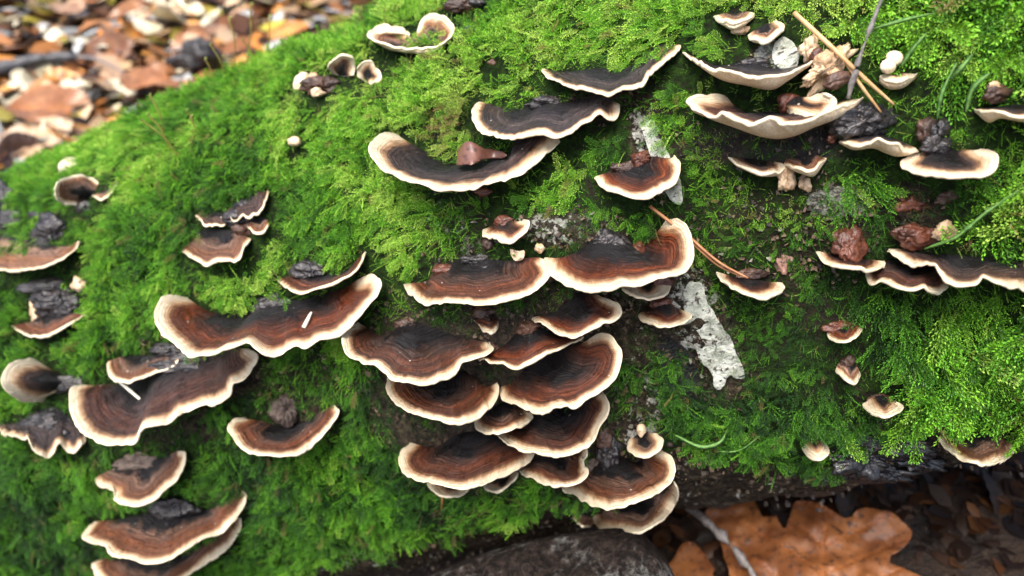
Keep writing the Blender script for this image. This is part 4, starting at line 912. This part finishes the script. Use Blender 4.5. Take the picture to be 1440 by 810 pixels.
# ------------------------------------------------------------------ rotten wood below the log
def wood():
    k = NT('rotten_wood'); n1 = k.noise(k.pos(), 55, 5, .65); n2 = k.noise(k.pos(), 400, 5, .7)
    c = k.mix(k.ss(n2, .4, .65), (.010, .008, .007), (.040, .028, .023)); g = k.mix(k.ss(n2, .35, .6), (.12, .12, .11), (.34, .35, .33))
    sx = k.n('SeparateXYZ'); k.set(sx.inputs[0], k.pos()); n0 = k.noise(k.pos(), 24, 2)
    c = k.mix(k.math('MULTIPLY', k.ss(k.math('ADD', k.math('ADD', n1, k.math('MULTIPLY', n2, .35)), k.math('MULTIPLY', n0, .5)), .95, 1.25), .8), c, g); k.bump(k.math('ADD', n1, n2), 1., .003); k.out(c, .85, .12)
    c0 = CAM + pxdir((700, 850)) * 28.0
    pts = [CAM + pxdir(q) * t for q, t in (((560, 960), 29.8), ((630, 915), 29.6), ((700, 885), 29.4), ((780, 862), 29.1), ((880, 850), 28.9), ((922, 846), 28.8), ((945, 843), 28.8), ((957, 841), 28.8))]
    p = crom(pts, 110); tt = np.linspace(0, 1, 110); V, F = tube(p, 2.55 * np.clip((1.004 - tt) / .12, 0, 1) ** .42, 64)
    V = V + (.6 * noise(V, .55, 4) + .42 * fbm(V, 1.6, 5, 5))[:, None] * np.array([0, -.6, .8])
    tag(mesh('rotten_wood', V, F, k.m, origin=c0), 'dark rotten wood chunk with pale grey mould patches below the log', 'wood')
wood()

# ------------------------------------------------------------------ leaf litter on the ground
def leaf_mesh(kind, seed, mat, L=7.0):
    r = np.random.default_rng(seed); n, m = 26, 9; t = np.linspace(0, 1, n); j = np.linspace(-1, 1, m)
    w = {'oval': .30 * np.sin(math.pi * t ** .85) ** .75, 'lobed': .30 * np.sin(math.pi * t ** .75) ** .6 * (1 + .38 * np.sin(t * 27 + 1)), 'broad': .42 * np.sin(math.pi * t ** .7) ** .7,
         'narrow': .16 * np.sin(math.pi * t) ** .8}[kind]
    w = np.maximum(w, .012); T, J = np.meshgrid(t, j, indexing='ij'); cu = r.uniform(-.5, .9); tw = r.uniform(-.8, .8); fold = r.uniform(.05, .5)
    x = (T - .5); y = J * w[:, None]; z = cu * (x ** 2) * .8 + fold * np.abs(y) * .8 + tw * x * y * 1.6 - .25 * cu * .5
    Q = np.stack([x, y, x * 0 + seed], -1); z = z + .07 * noise(Q, 3, 1) + .02 * noise(Q, 10, 2) + .012 * np.sin(T * 50 - np.abs(J) * 9)
    V = np.stack([x, y, z], -1) * L; V = V.reshape(-1, 3); F = grid_faces(n, m).tolist(); o = len(V)
    # midrib and stalk as a raised ridge under the blade
    me = bpy.data.meshes.new('leaf'); me.from_pydata((V * S).tolist(), [], F); me.polygons.foreach_set('use_smooth', [True] * len(F))
    vein = np.clip(1 - np.abs(J) * 9, 0, 1) + .5 * np.clip(np.cos(T * 50 - np.abs(J) * 9) * 4 - 3, 0, 1)
    a = np.zeros((len(V), 4)); a[:, 0] = np.clip(vein, 0, 1).ravel(); at = me.attributes.new('a1', 'FLOAT_COLOR', 'POINT'); at.data.foreach_set('color', a.astype(np.float32).ravel())
    me.materials.append(mat); return me
LEAFCOL = {'red brown': ((.14, .052, .018), (.23, .095, .030), (.07, .026, .012)), 'orange': ((.52, .20, .045), (.66, .32, .09), (.36, .12, .03)), 'tan': ((.46, .30, .16), (.60, .43, .27), (.30, .17, .09)),
           'pale cream': ((.62, .54, .34), (.74, .68, .50), (.42, .33, .18)), 'dark brown': ((.045, .022, .014), (.09, .045, .026), (.02, .012, .01)), 'pinkish brown': ((.30, .16, .09), (.44, .28, .17), (.18, .085, .045)),
           'chestnut brown': ((.28, .11, .04), (.40, .18, .07), (.15, .06, .03)), 'olive yellow': ((.30, .26, .04), (.42, .36, .06), (.16, .13, .03)), 'grey': ((.34, .35, .34), (.46, .47, .46), (.2, .2, .2))}
LEAFCOL2 = {'wet black brown': ((.014, .008, .005), (.030, .016, .009), (.008, .005, .004))}  # near black leaf colour, shade under the log put in
LM = {k: mat_leaf('leaf_' + k.replace(' ', '_'), *[tuple(.74 * z for z in c) for c in v], rough=.36 if k != 'wet black brown' else .6) for k, v in list(LEAFCOL.items()) + list(LEAFCOL2.items())}
LEAFMESH = {}
def leaf(kind, colour, P, L, rz, tilt, label, group=None, name='fallen_leaf'):
    key = (kind, colour, int(random.random() * 3))
    if key not in LEAFMESH: LEAFMESH[key] = leaf_mesh(kind, hash_(key), LM[colour])
    o = link(bpy.data.objects.new(name, LEAFMESH[key])); o.location = Vector(P * S); s = L / 7.; o.scale = (s, s, s); o.rotation_euler = (tilt[0], tilt[1], rz)
    return tag(o, label, 'leaf', group)
def hash_(key): return sum(ord(c) * (i + 3) for i, c in enumerate(str(key))) % 9973
def litter():
    named = [  # px, py, length, rotation, kind, colour, label
        (262, 45, 10, 2.1, 'broad', 'pale cream', 'large pale cream leaf, brightest in the litter at the top'), (215, 62, 6, 1.9, 'oval', 'pale cream', 'smaller cream leaf just left of the brightest large one'),
        (150, 102, 9, .3, 'broad', 'red brown', 'broad red brown leaf in the middle of the litter'), (85, 180, 10, .1, 'broad', 'chestnut brown', 'large chestnut brown leaf near the left edge of the litter'),
        (60, 222, 9, .5, 'oval', 'tan', 'tan leaf lowest in the litter against the moss'), (100, 131, 5, .2, 'oval', 'orange', 'small orange leaf beside the dark fallen stick'),
        (410, 66, 6, .1, 'broad', 'orange', 'round orange leaf just above the moss ridge'), (432, 30, 6, 2.8, 'narrow', 'olive yellow', 'olive green yellow leaf near the top by the moss ridge'),
        (170, 6, 4, .5, 'oval', 'olive yellow', 'little yellow leaf at the top edge of the litter'), (16, 108, 6, 2.5, 'oval', 'orange', 'orange leaf at the left edge level with the stick'),
        (230, 140, 8, .9, 'broad', 'chestnut brown', 'brown leaf right behind the spore stalks'), (105, 35, 6, 1.2, 'oval', 'pinkish brown', 'pinkish pale leaf in the upper left litter'),
        (8, 12, 5, .5, 'oval', 'orange', 'yellow orange leaf in the top left corner'), (30, 160, 6, 1.8, 'oval', 'pale cream', 'cream leaf at the left edge below the stick'), (150, 145, 6, 2.4, 'oval', 'tan', 'tan leaf right of the small orange one')]
    for px, py, L, rz, kd, colr, lab in named:
        P = ground_hit(np.array([px, py])) + np.array([0, 0, 1.9]); leaf(kd, colr, P, L * .78, rz, (.35 + random.uniform(-.2, .2), random.uniform(-.2, .2)), lab)
    cols = ['red brown', 'orange', 'tan', 'pale cream', 'dark brown', 'pinkish brown', 'chestnut brown', 'olive yellow', 'grey']; pw = [.18, .15, .15, .10, .12, .10, .13, .02, .05]
    n = 0
    while n < 190:
        q = np.array([random.uniform(-60, 600), random.uniform(-60, 270)])
        if q[1] > 262 - .47 * q[0] + 45: continue
        P = ground_hit(q); c = np.random.default_rng(n).choice(cols, p=pw); kd = random.choice(['oval', 'broad', 'lobed', 'oval', 'narrow'])
        P = P + np.array([0, 0, random.uniform(-.2, 1.5)]); n += 1
        leaf(kd, str(c), P, random.uniform(2.4, 6.0), random.uniform(0, 6.28), (random.uniform(-.6, .9), random.uniform(-.6, .6)), '%s %s leaf in the background litter, %s, %s' % (c, {'oval': 'oval', 'broad': 'broad', 'lobed': 'lobed', 'narrow': 'slim'}[kd], 'far left' if q[0] < 130 else 'left of middle' if q[0] < 260 else 'right of middle' if q[0] < 400 else 'right end', 'by the top edge' if q[1] < 45 else 'upper half' if q[1] < 115 else 'low near the moss'), 'fallen leaves in the litter behind the log')
    # under the log
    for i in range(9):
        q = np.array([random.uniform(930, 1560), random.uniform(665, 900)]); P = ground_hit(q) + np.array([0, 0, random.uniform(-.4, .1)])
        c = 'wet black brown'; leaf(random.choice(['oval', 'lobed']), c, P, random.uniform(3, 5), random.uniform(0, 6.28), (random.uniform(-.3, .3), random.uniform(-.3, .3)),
            'shade darkened leaf on the shaded soil %s' % ('right of the large orange brown leaf' if q[0] > 1290 else 'around the large orange brown leaf'), 'shade darkened leaves on the soil below the log')
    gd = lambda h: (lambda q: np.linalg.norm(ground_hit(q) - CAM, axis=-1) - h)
    M_oak = mat_leaf('oak_leaf', (.12, .038, .010), (.22, .080, .022), (.045, .018, .009), .58)
    sheet('oak_leaf', [(990, 722), (1010, 703), (1057, 700), (1070, 727), (1090, 727), (1103, 748), (1117, 708), (1147, 706), (1190, 728), (1213, 716), (1260, 727), (1284, 747), (1270, 770), (1250, 787), (1273, 800), (1300, 818), (1310, 880), (1100, 900), (1030, 870), (1024, 806), (1010, 753)],
          gd(1.7), M_oak, 'large orange brown lobed leaf on the ground below the log', 'leaf', thick=.04, warp=.35, step=4)
    sheet('fallen_leaf', [(935, 806), (950, 778), (968, 762), (990, 775), (1004, 806), (1010, 860), (930, 860)], gd(1.3), M_oak, 'orange leaf piece left of the dark stem below the log', 'leaf', thick=.04, warp=.3, step=9)
    p = crom([ground_hit(np.array(q)) + np.array([0, -.4, h]) for q, h in (((955, 742), 2.2), ((985, 775), 2.5), ((1025, 815), 2.3), ((1060, 870), 2))], 20); V, F = tube(p, .14, 8, 1, .2)
    tag(mesh('thin_stick', V, F, M_twig, origin=p[0]), 'dark thin stick lying across the orange leaves below the log', 'stick')
    p = crom([ground_hit(np.array(q)) + np.array([0, 0, 2.4]) for q in ((2, 133), (40, 122), (80, 113), (118, 112))], 20); V, F = tube(p, np.linspace(.62, .42, 20), 10, 1, .4)
    t = thing('fallen_stick', 'dark grey stick lying in the leaf litter at the left edge', 'stick', p[0]); mesh('stem', V, F, mat_simple('dark_stick', (.03, .03, .032), (.09, .09, .095), 120, .5, .8), t)
    p2 = crom([p[-1], p[-1] + np.array([3, -1.5, .3]), p[-1] + np.array([7, -5, .4])], 12); V, F = tube(p2, np.linspace(.22, .1, 12), 6); mesh('side_twig', V, F, M_twig, t)
    (V, F) = lump(ground_hit(np.array([283, 112])) + np.array([0, 0, 2.]), [np.array([2.3, 0, 0]), np.array([0, 1.6, 0]), np.array([0, 0, 1.8])], 3.3, .6, 22)
    tag(mesh('dark_clod', V, F, M_black, origin=V.mean(0)), 'black clod between the litter and the moss ridge', 'clod')
    # crumbs and broken leaf bits nobody could count
    V, F, C = [], [], []; keys = list(LEAFCOL)
    for i in range(7600):
        q = np.array([rng.uniform(-300, 760), rng.uniform(-220, 300)]) if i < 6000 else np.array([rng.uniform(880, 1700), rng.uniform(640, 1000)])
        P = ground_hit(q) + np.array([0, 0, rng.uniform(-.3, 1.9 if i < 6000 else .2)]); L = rng.uniform(.6, 2.2) * (1 if i < 6000 else .35); a = rng.uniform(0, 6.28)
        X = np.array([math.cos(a), math.sin(a), rng.uniform(-.4, .4)]) * L; Y = np.array([-math.sin(a), math.cos(a), rng.uniform(-.4, .4)]) * L * rng.uniform(.3, .7); o = len(V); U = np.array([0, 0, 1]) * L * rng.uniform(-.3, .3)
        V += [P - X, P - X * .3 + Y, P + X * .5 + Y * .8, P + X, P + X * .3 - Y, P - X * .5 - Y * .8, P + U]
        F += [[o + k, o + (k + 1) % 6, o + 6] for k in range(6)]
        cc = LEAFCOL[keys[rng.integers(len(keys)) if i < 6000 else (0, 4, 4, 4)[rng.integers(4)]]][rng.integers(2)]; f = rng.uniform(.35, .95) if i < 6000 else rng.uniform(.10, .32); C += [(cc[0] * f, cc[1] * f, cc[2] * f, 1)] * 7  # bits below the log much darker, its shade put into their colour
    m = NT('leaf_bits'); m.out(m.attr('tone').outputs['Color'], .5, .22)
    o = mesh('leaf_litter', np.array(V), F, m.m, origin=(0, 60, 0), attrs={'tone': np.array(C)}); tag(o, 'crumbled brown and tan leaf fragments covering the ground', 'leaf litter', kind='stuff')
litter()
